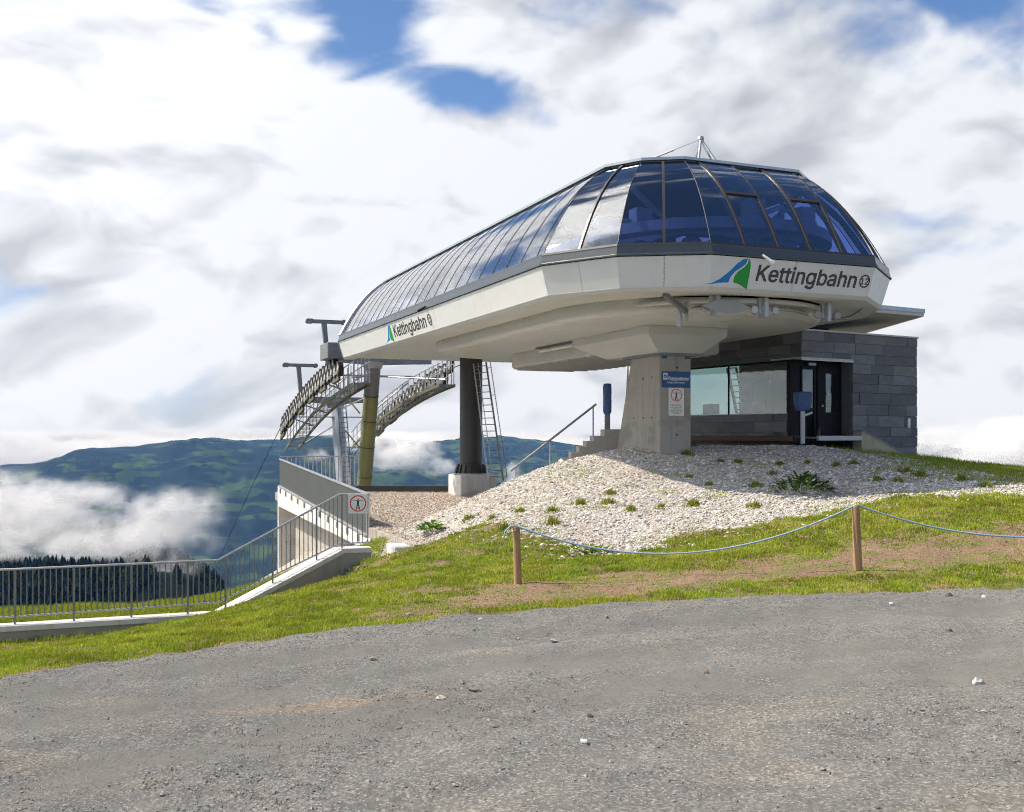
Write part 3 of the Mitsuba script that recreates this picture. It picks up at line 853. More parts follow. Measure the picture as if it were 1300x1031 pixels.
lettering(3, 1.15, .61, .335, 2.70, .19, 1.08, 4.13, .150)
lettering(0, 23 - 15.2, 23 - 15.75, .38, 3.55, .16, 1.02, 23 - 11.2, .18)

# tripod mast on the roof
TRI = thing('tripod_mast', 'small steel tripod mast standing on the flat roof of the station', 'mast')
apx = st(0.05, 3.9, 7.5)
for k, (t, s) in enumerate(((-.45, 3.3), (.55, 3.7), (.1, 4.6), (.35, 3.2))):
    part(TRI, 'leg', tube([apx, st(t, s, 6.40)], .035, 8), 'galvanised', smooth=True)
part(TRI, 'head', cat([lathe([(0, -.06), (.07, -.06), (.09, 0), (.07, .06), (0, .06)], 12)]), 'galvanised', mx=frame(apx, (1, 0, 0), (0, 1, 0), (0, 0, 1)))
part(TRI, 'stay_wire', tube([apx, st(-1.1, 5.4, 7.05), st(-2.2, 7.2, 6.42)], .008, 6), 'steel_cable')
part(TRI, 'turnbuckle', tube([apx + .38 * (st(-1.1, 5.4, 7.05) - apx), apx + .7 * (st(-1.1, 5.4, 7.05) - apx)], .025, 8), 'galvanised_dark')

# ------------------------------------------------------------------ concrete pillar
PIL = thing('concrete_pillar', 'board marked concrete pillar with a sloping side carrying the station end', 'pillar')
pil_front = [(-.64, 4.74), (.28, 4.74)]
hp = []
for z, s1 in ((2.058, 6.25), (-1.6, 7.45)):
    for t in (-.64, .28):
        hp += [(t, 4.74, z), (t, s1, z)]
part(PIL, 'shaft', hull(hp), 'concrete', mx=SF)
def pil_s1(z): return 6.25 + (2.058 - z) / 3.658 * 1.2
k = 0
bw = [0, .22, .22, .30, .26, .24, .30, .25, .28, .30, .3]
s = 4.74
edges = [4.752]
for w_ in (.52, .36, .34, .45, .5): edges.append(edges[-1] + w_)
for zz0, zz1 in ((-1.2, 1.068), (1.078, 2.045)):
    for j in range(5):
        a0, a1 = edges[j] + .004, edges[j + 1] - .004
        top1 = min(a1, pil_s1(zz1) - .01); bot1 = min(a1, pil_s1(zz0) - .01)
        if top1 - a0 < .05 and bot1 - a0 < .05: continue
        top1 = max(top1, a0 + .02); bot1 = max(bot1, a0 + .02)
        pts = [(tt, q, z) for tt in (-.648, -.63) for q, z in ((a0, zz0), (bot1, zz0), (a0, zz1), (top1, zz1))]
        part(PIL, 'board_mark', hull(pts), 'concrete', mx=SF)
for zz0, zz1 in ((-1.2, 1.068), (1.078, 2.045)):
    for a0, a1 in ((-.636, -.13), (-.122, .276)):
        part(PIL, 'board_mark', box(a0, a1, 4.733, 4.75, zz0, zz1, .004), 'concrete', mx=SF)
for t, z in ((-.14, 1.75), (-.14, -.0)):
    part(PIL, 'tie_hole', lathe([(0, 0), (.028, 0), (.028, .004), (0, .004)], 12), 'print_black', mx=SF @ frame((t, 4.731, z), (1, 0, 0), (0, 0, 1), (0, -1, 0)))
for s_, z in ((5.15, 1.5), (5.15, .45), (5.6, .45), (5.6, 1.5), (6.1, .45)):
    part(PIL, 'tie_hole', lathe([(0, 0), (.026, 0), (.026, .004), (0, .004)], 12), 'print_black', mx=SF @ frame((-.651, s_, z), (0, 1, 0), (0, 0, 1), (-1, 0, 0)))
for t0 in (-.60, .10):
    part(PIL, 'sticker', box(t0, t0 + .16, 4.722, 4.731, 1.985, 2.04), 'sign_blue', mx=SF)

front = SF @ frame((-.18, 4.728, 0), (1, 0, 0), (0, 0, 1), (0, -1, 0))      # x right, y up, z out of the pillar's front face
SB = thing('blue_sign', 'blue maker board with white lettering high on the concrete pillar', 'sign')
part(SB, 'board', box(-.42, .44, 1.23, 1.64, .004, .022, .004), 'sign_blue', mx=front)


def put_text(parent, s, h, x0, y, width, fr, z, m='print_white', bold=False):
    t_ = meshkit.text_mesh(s, h, .002, bold)
    b = t_.bounds
    t_.apply_translation([-b[0, 0], 0, 0])
    t_.apply_scale([width / (b[1, 0] - b[0, 0]), 1, 1])
    t_.apply_translation([x0, y, z])
    return part(parent, 'lettering', xf(t_, fr), m)


put_text(SB, 'Doppelmayr', .088, -.225, 1.42, .63, front, .0225, bold=True)
put_text(SB, 'Ropeway Technology', .052, -.27, 1.335, .54, front, .0225)
put_text(SB, 'www.doppelmayr.com', .026, -.28, 1.262, .58, front, .0225, 'print_grey')
ringp = sbox(-.39, 1.43, -.26, 1.60).difference(Point(-.325, 1.515).buffer(.053))
part(SB, 'emblem', prism(ringp, .0225, .0245), 'print_white', mx=front)
part(SB, 'emblem', prism(Polygon([(-.35, 1.50), (-.31, 1.545), (-.30, 1.495), (-.325, 1.48)]), .0225, .0245), 'print_white', mx=front)


def no_entry(parent, fr, cx, cy, r, z):
    """red ring with a black standing figure, arms spread"""
    part(parent, 'red_ring', prism(Point(cx, cy).buffer(r).difference(Point(cx, cy).buffer(r * .86)), z, z + .002), 'print_red', mx=fr)
    s = r
    fig = Point(cx, cy + .52 * s).buffer(.09 * s).union(Polygon([(cx - .13 * s, cy + .38 * s), (cx + .13 * s, cy + .38 * s), (cx + .10 * s, cy - .18 * s), (cx - .10 * s, cy - .18 * s)]))
    fig = fig.union(sbox(cx - .66 * s, cy + .31 * s, cx + .66 * s, cy + .38 * s))
    for sg in (-1, 1):
        fig = fig.union(Polygon([(cx + sg * .0 * s, cy - .12 * s), (cx + sg * .12 * s, cy - .12 * s), (cx + sg * .25 * s, cy - .74 * s), (cx + sg * .12 * s, cy - .74 * s)]).buffer(.005 * s))
    part(parent, 'figure', prism(fig, z, z + .002), 'print_black', mx=fr)


SW = thing('warning_sign', 'tall white warning sign with red ring and small print on the concrete pillar', 'sign')
part(SW, 'board', box(-.22, .245, .49, 1.222, .004, .014, .002), 'sign_white', mx=front)
no_entry(SW, front, .01, 1.03, .165, .0145)
for k, (y, w_) in enumerate(((.78, .36), (.745, .30), (.70, .37), (.665, .22), (.62, .38), (.585, .33), (.56, .2), (.535, .12))):
    for q in range(4):
        part(SW, 'print_line', box(.01 - w_ / 2 + q * w_ / 4, .01 - w_ / 2 + (q + .82) * w_ / 4, y, y + .012, .0145, .0155), 'print_grey', mx=front)

# ------------------------------------------------------------------ black column, its footing and the ladder
COL = thing('steel_column', 'black steel column on a concrete footing below the station', 'column')
CS = 20.7
part(COL, 'shaft', tube([st(0, CS, -1.25), st(0, CS, 3.12)], .455, 28), 'black_steel', smooth=30)
part(COL, 'foot_cone', loft([[st(0, CS, z) + r * np.array([math.cos(x), math.sin(x), 0]) for x in np.arange(28) * 2 * np.pi / 28] for r, z in ((.46, -1.16), (.50, -1.17), (.60, -1.55))]), 'black_steel', smooth=30)
for k in range(16):
    x = k * 2 * np.pi / 16
    e = np.array([math.cos(x), math.sin(x), 0]); q = np.array([-e[1], e[0], 0])
    c = st(0, CS, 0)
    part(COL, 'stiffener', hull([c + e * r + sg * q * .02 + np.array([0, 0, z]) for r, z in ((.46, -1.17), (.57, -1.2), (.46, -1.55), (.68, -1.55)) for sg in (-1, 1)]), 'black_steel')
part(COL, 'base_plate', tube([st(0, CS, -1.60), st(0, CS, -1.55)], .75, 28), 'galvanised', smooth=30)
part(COL, 'weld_band', tube([st(0, CS, .25), st(0, CS, .29)], .465, 28), 'black_steel', smooth=30)
part(COL, 'weld_band', tube([st(0, CS, -.12), st(0, CS, -.08)], .465, 28), 'black_steel', smooth=30)
part(COL, 'footing', box(-.72, .82, CS - .78, CS + .75, -3.4, -1.602, .03), 'concrete_light', mx=SF)

LAD = thing('access_ladder', 'tall leaning steel ladder with a handrail beside the black column', 'ladder')
l0, l1 = at(620, 609, 39.6), at(601, 462, 39.9)
r0, r1 = at(639, 610, 39.6), at(617, 460, 39.9)
part(LAD, 'stile', bar(l0, l1, .07, .05), 'galvanised')
part(LAD, 'stile', bar(r0, r1, .10, .07), 'galvanised_dark')
for k in range(18):
    t_ = (k + .5) / 18
    part(LAD, 'rung', tube([l0 + t_ * (l1 - l0), r0 + t_ * (r1 - r0)], .018, 6), 'galvanised_dark')
for (p0, p1, sg) in ((l0, l1, -1), (r0, r1, 1)):
    off = np.array([.17 * (1 if sg > 0 else 1.1), -.30, 0])
    a0, a1 = p0 + .06 * (p1 - p0) + off, p0 + 1.0 * (p1 - p0) + off
    part(LAD, 'handrail', tube([p0 + .03 * (p1 - p0), p0 + .035 * (p1 - p0) + off * .8, a0, a1], .018, 6), 'galvanised_dark' if sg > 0 else 'galvanised')
    for f_ in (.38, .72, .95):
        part(LAD, 'bracket', tube([p0 + f_ * (p1 - p0), p0 + f_ * (p1 - p0) + off], .014, 6), 'galvanised_dark')

# ------------------------------------------------------------------ slate building
BE1 = np.array([math.sin(math.radians(59.4)), math.cos(math.radians(59.4)), 0]); BE2 = np.array([-BE1[1], BE1[0], 0])
BO = at(1018, 552, 29.1)
BF = frame(BO, BE1, BE2, (0, 0, 1))          # a to the right along the lit face, b away along the window face
BL = thing('slate_building', 'control building clad in dark grey slate slabs with window and recessed entrance', 'building')
RW, RD, RH, ZT, ZG = 2.10, .42, 2.17, 3.0, -1.2
BWd, BLn = 4.98, 7.5
W0, W1, WZ0, WZ1 = .66, 6.2, .62, 2.12        # window span on the left face
core = [box(RW + .05, BWd - .04, .05, .35, ZG, ZT - .02), box(.05, RW + .05, .05, .35, RH + .05, ZT - .02),
        box(BWd - .34, BWd - .04, .35, BLn, ZG, ZT - .02), box(.05, .35, .35, BLn, RH + .05, ZT - .02), box(.05, .35, .58, BLn, ZG, WZ0 - .04), box(.05, .35, W1, BLn, WZ0, RH + .05),
        box(RW, RW + .05, .05, RD, ZG, RH + .05)]
part(BL, 'wall', cat(core), 'dark_room', mx=BF)
rng = np.random.default_rng(11)


def slabs(u0, u1, z0, z1, place, holes=(), course=None):
    z = z1
    while z > z0 + .05:
        h = rng.uniform(.26, .37) if course is None else course
        zb = max(z - h, z0)
        if zb - z0 < .12: zb = z0
        u = u0
        while u < u1 - .02:
            w_ = rng.uniform(.45, 1.35)
            ue = min(u + w_, u1)
            if u1 - ue < .25: ue = u1
            g = sbox(u + .004, zb + .005, ue - .004, z - .005)
            for hh in holes: g = g.difference(sbox(*hh))
            if g.area > .01:
                d = rng.uniform(-.012, .012)
                m_ = prism(g, 0, .045 + d)
                mm = f'slate_{rng.integers(0, 3)}'
                if rng.random() < .02: mm = 'slate_light'
                part(BL, 'slate_slab', xf(m_, place), mm)
            u = ue
        z = zb


face_r = BF @ frame((0, .05, 0), (1, 0, 0), (0, 0, 1), (0, -1, 0))
slabs(0.0, BWd, ZG, ZT - .03, face_r, holes=((-1, ZG - 1, RW, RH),))
face_l = BF @ frame((.05, BLn, 0), (0, -1, 0), (0, 0, 1), (-1, 0, 0))
slabs(0.0, BLn - .05, -.55, ZT - .03, face_l, holes=((BLn - W1, WZ0, BLn + .1, RH), (BLn - .56, -1, BLn + 1, RH)))
face_b = BF @ frame((BWd - .05, 0, 0), (0, 1, 0), (0, 0, 1), (1, 0, 0))
slabs(.05, BLn, ZG, ZT - .03, face_b, course=.35)
part(BL, 'parapet_cap', cat([box(-.03, BWd + .03, -.03, .36, ZT - .03, ZT + .02, .005), box(-.03, .36, .36, BLn, ZT - .03, ZT + .02), box(BWd - .36, BWd + .03, .36, BLn, ZT - .03, ZT + .02)]), 'zinc_edge', mx=BF)
part(BL, 'flat_roof', box(.36, BWd - .36, .36, BLn, ZT - .2, ZT - .06), 'dark_room', mx=BF)
part(BL, 'entrance_soffit', box(-.01, RW + .02, .0, RD + .1, RH + .002, RH + .045), 'soffit_beige', mx=BF)
part(BL, 'entrance_soffit', box(.012, .356, RD + .11, W1, RH + .002, RH + .045), 'soffit_beige', mx=BF)
part(BL, 'lit_edge_strip', box(-.02, RW + .02, -.02, .012, RH - .045, RH - .002), 'zinc_edge', mx=BF, label='pale strip along the corner underside, its lit edge put into the colour')  # pale strip paints the lit underside edge of the lintel
part(BL, 'floor', box(.06, BWd - .36, .36, BLn, -.22, -.06), 'dark_room', mx=BF)
# back wall of the recess: slate strip, dark door with glass, side light
part(BL, 'recess_wall', cat([box(.14, .40, RD + .02, RD + .08, -.05, RH), box(.97, 1.06, RD + .02, RD + .08, -.05, RH), box(.40, .97, RD + .02, RD + .08, 1.98, RH), box(1.06, RW + .05, RD + .05, RD + .1, 2.0, RH)]), 'dark_frame', mx=BF)
part(BL, 'recess_slab', box(RW - .03, RW - .002, .06, RD, -.05, RH), 'slate_0', mx=BF)
DR = part(BL, 'door', cat([box(1.07, 1.12, RD - .02, RD + .05, -.05, 2.0), box(2.02, 2.07, RD - .02, RD + .05, -.05, 2.0), box(1.12, 2.02, RD - .02, RD + .05, 1.93, 2.0), box(1.13, 1.42, RD - .01, RD + .03, -.04, 1.925, .004), box(1.42, 2.01, RD - .01, RD + .03, -.04, .66, .004), box(1.42, 2.01, RD - .01, RD + .03, 1.80, 1.925, .004), box(1.95, 2.01, RD - .01, RD + .03, .66, 1.80)]), 'dark_frame', label='dark entrance door with a tall glass panel', mx=BF)
part(DR, 'glass', box(1.42, 1.95, RD + .0, RD + .01, .66, 1.80), 'window_glass', mx=BF)
part(DR, 'handle', cat([tube([(1.34, RD - .015, .98), (1.34, RD - .07, .98), (1.45, RD - .07, .98)], .014, 8)]), 'galvanised', mx=BF)
part(DR, 'knob', cat([lathe([(0, 0), (.035, 0), (.04, .03), (0, .04)], 12)]), 'lamp_white', mx=BF @ frame((1.47, RD - .015, 1.2), (1, 0, 0), (0, 0, 1), (0, -1, 0)))
part(DR, 'knob', cat([lathe([(0, 0), (.03, 0), (.03, .02), (0, .03)], 12)]), 'galvanised', mx=BF @ frame((1.27, RD - .015, .85), (1, 0, 0), (0, 0, 1), (0, -1, 0)))
SLT = part(BL, 'side_light', cat([box(.40, .45, RD - .02, RD + .05, -.05, 1.98), box(.92, .97, RD - .02, RD + .05, -.05, 1.98), box(.45, .92, RD - .02, RD + .05, .70, .78), box(.45, .92, RD - .02, RD + .05, 1.90, 1.98)]), 'dark_frame', mx=BF)
part(SLT, 'glass', box(.45, .92, RD + .01, RD + .018, .78, 1.90), 'window_glass', mx=BF)
part(BL, 'hall_wall', cat([box(.36, 3.4, 1.5, 1.56, -.05, 2.15), box(2.3, 2.36, .55, 1.5, -.05, 2.15)]), 'room_wall', mx=BF)
part(BL, 'wall_lamp', box(.62, .92, RD - .12, RD - .03, 2.0, 2.10, .02), 'galvanised', mx=BF)
part(BL, 'corner_post', box(.005, .12, .43, .54, -.10, RH), 'dark_frame', mx=BF, label='slim black post at the open corner')
part(BL, 'threshold_post', box(.98, 1.05, .28, .36, -.1, .16), 'deck_wood', mx=BF)
part(BL, 'threshold_post', box(1.99, 2.06, .2, .28, -.1, .16), 'deck_wood', mx=BF)
# window in the left face
WN = part(BL, 'window', cat([box(.07, .15, W0 - .06, W0, WZ0 - .03, RH), box(.07, .15, W1, W1 + .05, WZ0 - .03, RH), box(.07, .15, W0, W1, WZ0 - .05, WZ0), box(.07, .15, W0, W1, WZ1, RH), box(.08, .13, 3.10, 3.13, WZ0, WZ1)]), 'dark_frame', mx=BF)
part(WN, 'glass', box(.105, .112, W0, 3.10, WZ0, WZ1), 'window_glass', mx=BF)
part(WN, 'glass', box(.105, .112, 3.13, W1, WZ0, WZ1), 'window_glass', mx=BF)
part(BL, 'window_lamp', box(2.2, 2.6, 2.6, 5.2, 2.05, 2.1), 'lamp_white', mx=BF)
part(BL, 'desk', cat([box(.5, 1.3, 2.2, 5.5, .60, .66), box(.6, 1.2, 2.6, 3.2, .66, 1.05, .02), box(.6, .9, 4.4, 4.9, .66, 1.0, .02)]), 'machine_grey', mx=BF)
part(BL, 'back_blind', box(1.6, 1.64, 1.6, 3.6, -.05, 1.72), 'concrete_light', mx=BF)
part(BL, 'inner_wall', cat([box(1.7, 1.75, 1.6, 4.3, -.05, 2.6), box(2.6, 2.9, 4.6, 5.0, -.05, 2.6)]), 'room_wall', mx=BF)
part(BL, 'added_rack', cat([bar((1.0, 3.75, 2.15), (1.0, 3.3, .62), .05, .05), bar((1.0, 4.15, 2.15), (1.0, 3.7, .62), .07, .07)] + [bar((1.0, 3.75 - .45 * k / 8, 2.15 - 1.53 * k / 8), (1.0, 4.15 - .45 * k / 8, 2.15 - 1.53 * k / 8), .03, .03) for k in range(8)]), 'dark_frame', mx=BF)  # added rack, imitates the ladder reflected in the window
# deck in front
part(BL, 'deck_beam', box(-.62, -.50, -.15, 7.2, -.18, -.03, .006), 'deck_wood', mx=BF)
for k in range(4):
    part(BL, 'deck_board', box(-.495 + .135 * k, -.37 + .135 * k, -.15, 7.2, -.065, -.03), 'deck_wood', mx=BF)
part(BL, 'deck_sill', box(.25, RW - .1, -.42, -.30, -.17, -.03, .01), 'galvanised', mx=BF)
part(BL, 'deck_sill', box(.25, RW - .02, -.30, .35, -.12, -.06), 'galvanised_dark', mx=BF)
part(BL, 'fold_flap', hull([(-.45, .9, -.03), (-.45, 1.35, -.03), (-.1, 1.2, .06), (-.1, .95, .10), (-.3, 1.1, .12)]), 'slate_light', mx=BF)
part(BL, 'wall_socket', box(4.52, 4.64, -.02, .004, .22, .50, .004), 'lamp_white', mx=BF)
part(BL, 'wing_wall', hull([(a_, b_, z_) for b_ in (-.32, -.005) for a_, z_ in ((2.10, -1.0), (2.10, .10), (2.25, .06), (4.45, -.75), (4.45, -1.0))]), 'concrete_tan', mx=BF, label='tan concrete wing wall sloping down at the corner')
part(BL, 'wing_wall_cap', hull([(a_, b_, z_ + dz) for b_ in (-.34, -.003) for a_, z_ in ((2.10, .10), (2.25, .062), (4.45, -.748)) for dz in (.002, .03)]), 'galvanised_dark', mx=BF)
# roof slab over it all
rp = Polygon([(-5.0, -.85), (4.18, -.85), (6.7, 3.4), (6.5, 5.5), (-5.0, 5.5)])
part(BL, 'roof_slab', prism(rp, 3.52, 3.62), 'soffit_beige', mx=BF, label='thin flat roof slab jutting out above the slate wall')
part(BL, 'roof_slab_edge', prism(rp.buffer(.03, join_style=2), 3.622, 3.74), 'roof_metal', mx=BF)
part(BL, 'clerestory', box(1.2, 4.4, 3.0, 6.5, ZT - .05, 3.52), 'slate_0', mx=BF)

# two covered control posts
CP = thing('covered_post', 'slim control post with a tall blue cover left of the concrete pillar', 'control post')
c0 = at(771, 545, 29.4)
part(CP, 'post', box(c0[0] - .075, c0[0] + .075, c0[1] - .06, c0[1] + .06, -.3, .72, .006), 'galvanised_dark')
rg = []
rr = np.random.default_rng(5)
for z, w_ in ((.60, .095), (.66, .12), (.9, .112), (1.2, .122), (1.40, .118), (1.46, .10), (1.475, .03)):
    rg.append([(c0[0] + (w_ + .008 * rr.standard_normal()) * math.copysign(abs(math.cos(x)) ** .5, math.cos(x)), c0[1] + (w_ + .008 * rr.standard_normal()) * math.copysign(abs(math.sin(x)) ** .5, math.sin(x)), z) for x in np.arange(16) * np.pi / 8])
part(CP, 'cover', loft(rg), 'blue_cover', smooth=50)
BP = thing('covered_box', 'control box under a wide blue cover on a grey post before the entrance', 'control box')
c1 = at(1019, 553, 28.5)
part(BP, 'post', box(c1[0] - .055, c1[0] + .055, c1[1] - .05, c1[1] + .05, -.25, .78, .006), 'galvanised')
rg = []
for z, w_ in ((.66, .13), (.69, .19), (.85, .225), (1.05, .245), (1.15, .245), (1.19, .22), (1.20, .05)):
    rg.append([(c1[0] + (w_ + .008 * rr.standard_normal()) * math.copysign(abs(math.cos(x)) ** .45, math.cos(x)), c1[1] + (.75 * w_ + .006 * rr.standard_normal()) * math.copysign(abs(math.sin(x)) ** .45, math.sin(x)), z) for x in np.arange(20) * np.pi / 10])
part(BP, 'cover', loft(rg), 'blue_cover', smooth=50)
part(BP, 'side_arm', bar(c1 + np.array([.05, 0, .56]), c1 + np.array([.26, -.05, .64]), .05, .06), 'galvanised')

# concrete steps and handrail behind the mound
STP = thing('concrete_steps', 'short flight of concrete steps going down behind the gravel mound', 'steps')
for k, (u0, u1, v) in enumerate(((766, 790, 545), (752, 766.5, 553.5), (743, 752.5, 560), (734, 743.5, 567), (724, 734.5, 574), (713, 724.5, 582), (702, 713.5, 590))):
    a0, a1 = at(u0, v, 29.3), at(u1, v, 29.3)
    part(STP, 'step', box(a0[0], a1[0] - .003, 28.9 + .004 * k, 30.3, a0[2] - 1.2, a0[2], .01), 'concrete')
part(STP, 'side_block', box(at(786, 0, 29)[0], at(797, 0, 29)[0], 28.7, 29.2, -1, .10, .01), 'concrete')
HR = thing('step_handrail', 'plain steel handrail rising beside the concrete steps behind the mound', 'handrail')
part(HR, 'rail', tube([at(648, 598, 29.0), at(757, 513, 29.0)], .03, 8), 'galvanised_dark', smooth=True)
for u, v, vb in ((655, 594, 640), (698, 561, 620), (753, 517, 575)):
    part(HR, 'post', tube([at(u, vb, 29.0), at(u, v, 29.0)], .022, 8), 'galvanised', smooth=True)

# ------------------------------------------------------------------ lift tower beyond the station
LT = thing('lift_tower', 'double legged cable car tower with curved trains of rollers and catwalks beyond the station', 'tower')


def rope_z(s):
    q = np.clip(np.asarray(s, float) - 27.9, 0, None)
    return 3.72 - .05 * q - .0058 * q * q


def rope_slope(s):
    return -.05 - .0116 * max(s - 27.9, 0)


pa0, pa1 = st(0, 38.3, -3.2), st(.05, 36.3, 4.0)
def lerp3(p, q, t): return p + t * (q - p)
part(LT, 'leg', tube([pa0, lerp3(pa0, pa1, .74)], [.41, .41], 28), 'grass_reflection_steel', smooth=30, label='thick steel leg of the tower with grass reflection put into its colour')
part(LT, 'leg', tube([lerp3(pa0, pa1, .745), pa1], [.41, .41], 28), 'galvanised_dark', smooth=30, label='grey upper length of the front leg')
for f_ in (.12, .35, .55, .742):
    part(LT, 'flange', tube([lerp3(pa0, pa1, f_), lerp3(pa0, pa1, f_ + .006)], .43, 28), 'black_steel', smooth=30)
pb0, pb1 = st(0, 42.8, -4.5), st(.05, 45.4, 2.1)
part(LT, 'leg', tube([pb0, pb1], [.44, .37], 24), 'pale_zinc', smooth=30, label='bright galvanised rear leg of the tower')
pd = unit(pb1 - pb0)
lo = SN * .16 - SD * .60
for sg in (-1, 1):
    part(LT, 'ladder_stile', bar(pb0 + lo + sg * .26 * SN, pb1 + lo + sg * .26 * SN, .05, .06), 'galvanised_dark')
for k in range(22):
    c = lerp3(pb0, pb1, (k + .5) / 22) + lo
    part(LT, 'ladder_rung', bar(c - .26 * SN, c + .26 * SN, .05, .04), 'galvanised_dark')
for (s_, z_, t0_, t1_) in ((36.3, 4.1, -2.4, 3.3), (45.4, 2.2, -2.0, 2.0)):
    part(LT, 'crossbeam', hull([st(t, s_ + ds, z_ + dz) for t, h in ((t0_, .16), (0, .30), (t1_, .16)) for ds in (-.2, .2) for dz in (-h, .16)]), 'galvanised_dark')
    part(LT, 'saddle', tube([st(0, s_, z_ - .5), st(0, s_, z_ - .15)], [.48, .62], 20), 'galvanised', smooth=30)
for (s_, t_, zb, zt) in ((36.2, -2.45, 3.3, 5.95), (45.3, -2.1, 1.2, 4.2)):
    part(LT, 'lifting_mast', hull([st(t_ + a_, s_ + b_, z_) for a_, z_ in ((-.10, zb), (.10, zb), (-.38, zt), (-.02 - .1, zt)) for b_ in (-.12, .12)]), 'galvanised_dark')
    part(LT, 'lifting_bar', bar(st(t_ - 1.05, s_, zt + .1), st(t_ + .75, s_, zt + .1), .16, .2), 'galvanised_dark')
    for q in (-1.1, -.95, .8):
        part(LT, 'lifting_roller', tube([st(t_ + q, s_ - .13, zt + .1), st(t_ + q, s_ + .13, zt + .1)], .14, 10), 'galvanised_dark', smooth=30)
prof_w = np.array([(0, -.11), (.12, -.11), (.14, -.07), (.27, -.08), (.28, -.12), (.36, -.12), (.34, 0), (.36, .12), (.28, .12), (.27, .08), (.14, .07), (.12, .11), (0, .11)])
wheel = lathe(prof_w, 16)
wr = np.hypot(wheel.vertices[:, 0], wheel.vertices[:, 1])
wcol = np.where((wr < .275)[:, None], np.array([[.46, .45, .43]]), np.array([[.030, .026, .022]]))
for sg in (-1, 1):
    tl = sg * 3.05
    k = 0
    for s_ in np.arange(33.2 if sg > 0 else 31.0, 47.6, .76):
        sl = rope_slope(s_)
        dn = unit([0, 1, sl]); up = np.array([0, -dn[2], dn[1]])
        c = np.array([tl, s_, rope_z(s_)]) - up * .30
        part(LT, 'sheave', wheel, 'wheel_vc', smooth=False, mx=SF @ frame(c, dn, up, (1, 0, 0)), color=wcol)
        if k % 2 == 0:
            c2 = np.array([tl, s_ + .26, rope_z(s_ + .26)]) - up * .48
            part(LT, 'rocker_arm', cat([bar(c2 - dn * .36 + np.array([o, 0, 0]), c2 + dn * .36 + np.array([o, 0, 0]), .02, .16) for o in (-.13, .13)]), 'galvanised_dark', mx=SF)
        if k % 4 == 0:
            c3 = np.array([tl, s_ + .8, rope_z(s_ + .8)]) - up * .72
            part(LT, 'rocker_arm', bar(c3 - dn * .75, c3 + dn * .75, .12, .24), 'walk_steel', mx=SF)
        if s_ > 32:
            c4 = np.array([tl + .06, s_ - .2, rope_z(s_ - .2)]) + up * .16
            part(LT, 'guide_sheave', wheel, 'wheel_vc', smooth=False, mx=SF @ frame(c4, dn * .85, up * .85, (1, 0, 0)), color=wcol)
            part(LT, 'guide_arm', bar(c4 - up * .8, c4, .10, .12), 'galvanised_dark', mx=SF)
        k += 1
    # catwalk inside the train: stringers, treads, railing
    tw0, tw1 = (-2.55, -1.75) if sg < 0 else (1.75, 2.55)
    ss = np.linspace(30.0, 48.6, 40)
    pz = lambda s_: rope_z(s_) - 1.05
    for tt in (tw0, tw1):
        part(LT, 'catwalk_stringer', cat([bar((tt, ss[i], pz(ss[i]) - .08), (tt, ss[i + 1], pz(ss[i + 1]) - .08), .05, .16) for i in range(len(ss) - 1)]), 'walk_steel', mx=SF)
        part(LT, 'catwalk_rail', tube([(tt, s_, pz(s_) + 1.0) for s_ in ss], .025, 6), 'galvanised', mx=SF)
        part(LT, 'catwalk_rail', tube([(tt, s_, pz(s_) + .5) for s_ in ss], .018, 6), 'galvanised', mx=SF)
        for s_ in np.arange(30.2, 48.6, 1.05):
            part(LT, 'rail_post', box(tt - .02, tt + .02, s_ - .02, s_ + .02, pz(s_) - .1, pz(s_) + 1.0), 'galvanised', mx=SF)
    for s_ in np.arange(30.2, 48.5, .34):
        part(LT, 'tread', box(tw0 + .03, tw1 - .03, s_ - .12, s_ + .12, pz(s_) - .04, pz(s_) - .01), 'galvanised_dark', mx=SF)
    for s_ in (33.5, 39.5, 43):
        part(LT, 'hanger', bar((tl, s_, rope_z(s_) - .7), (sg * 1.75, s_, pz(s_) - .1), .06, .08), 'galvanised', mx=SF)
    # haul rope: out of the station, over the rollers and down the slope
    whole('haul_rope', tube([st(tl, s_, rope_z(s_)) for s_ in np.linspace(20, 47.5, 30)] + [st(tl, s_, rope_z(47.5) - .335 * (s_ - 47.5) - .0009 * (s_ - 47.5) ** 2 + .00000095 * (s_ - 47.5) ** 3) for s_ in np.linspace(49, 420, 40)], .026, 6), 'steel_cable',
          'steel haul rope running off the left roller train down into the valley' if sg < 0 else 'steel haul rope on the right roller train behind the front leg', 'rope', smooth=True)
# bracing and cross walk between the two sides
for s_, z_ in ((36.9, 3.25), (45.0, 1.1), (47.9, -.85)):
    part(LT, 'cross_walk', bar(st(-2.5, s_, z_), st(2.5, s_, z_), .6 if s_ < 47 else .12, .06), 'galvanised')
for a_, b_ in (((-2.1, 36.6, 2.9), (-.3, 38, 1.2)), ((2.1, 36.6, 2.9), (.3, 38, 1.2)), ((-2.1, 47.6, -.9), (-.2, 44.8, .6)), ((2.1, 47.6, -.9), (.2, 44.8, .6)), ((-2.4, 31, 2.8), (-.2, 36.4, 3.2)), ((2.4, 31, 2.8), (.2, 36.4, 3.2)), ((-.3, 37, 2), (.3, 44.6, 1.7)), ((-.3, 37.5, 3.4), (-.3, 45, 2.0)), ((.3, 37.5, 3.4), (.3, 45, 2.0))):
    part(LT, 'brace', tube([st(*a_), st(*b_)], .045, 6), 'galvanised')
part(LT, 'machine_cabinet', box(-3.5, -2.5, 31.6, 33.4, 3.75, 4.55, .03), 'galvanised_dark', mx=SF)
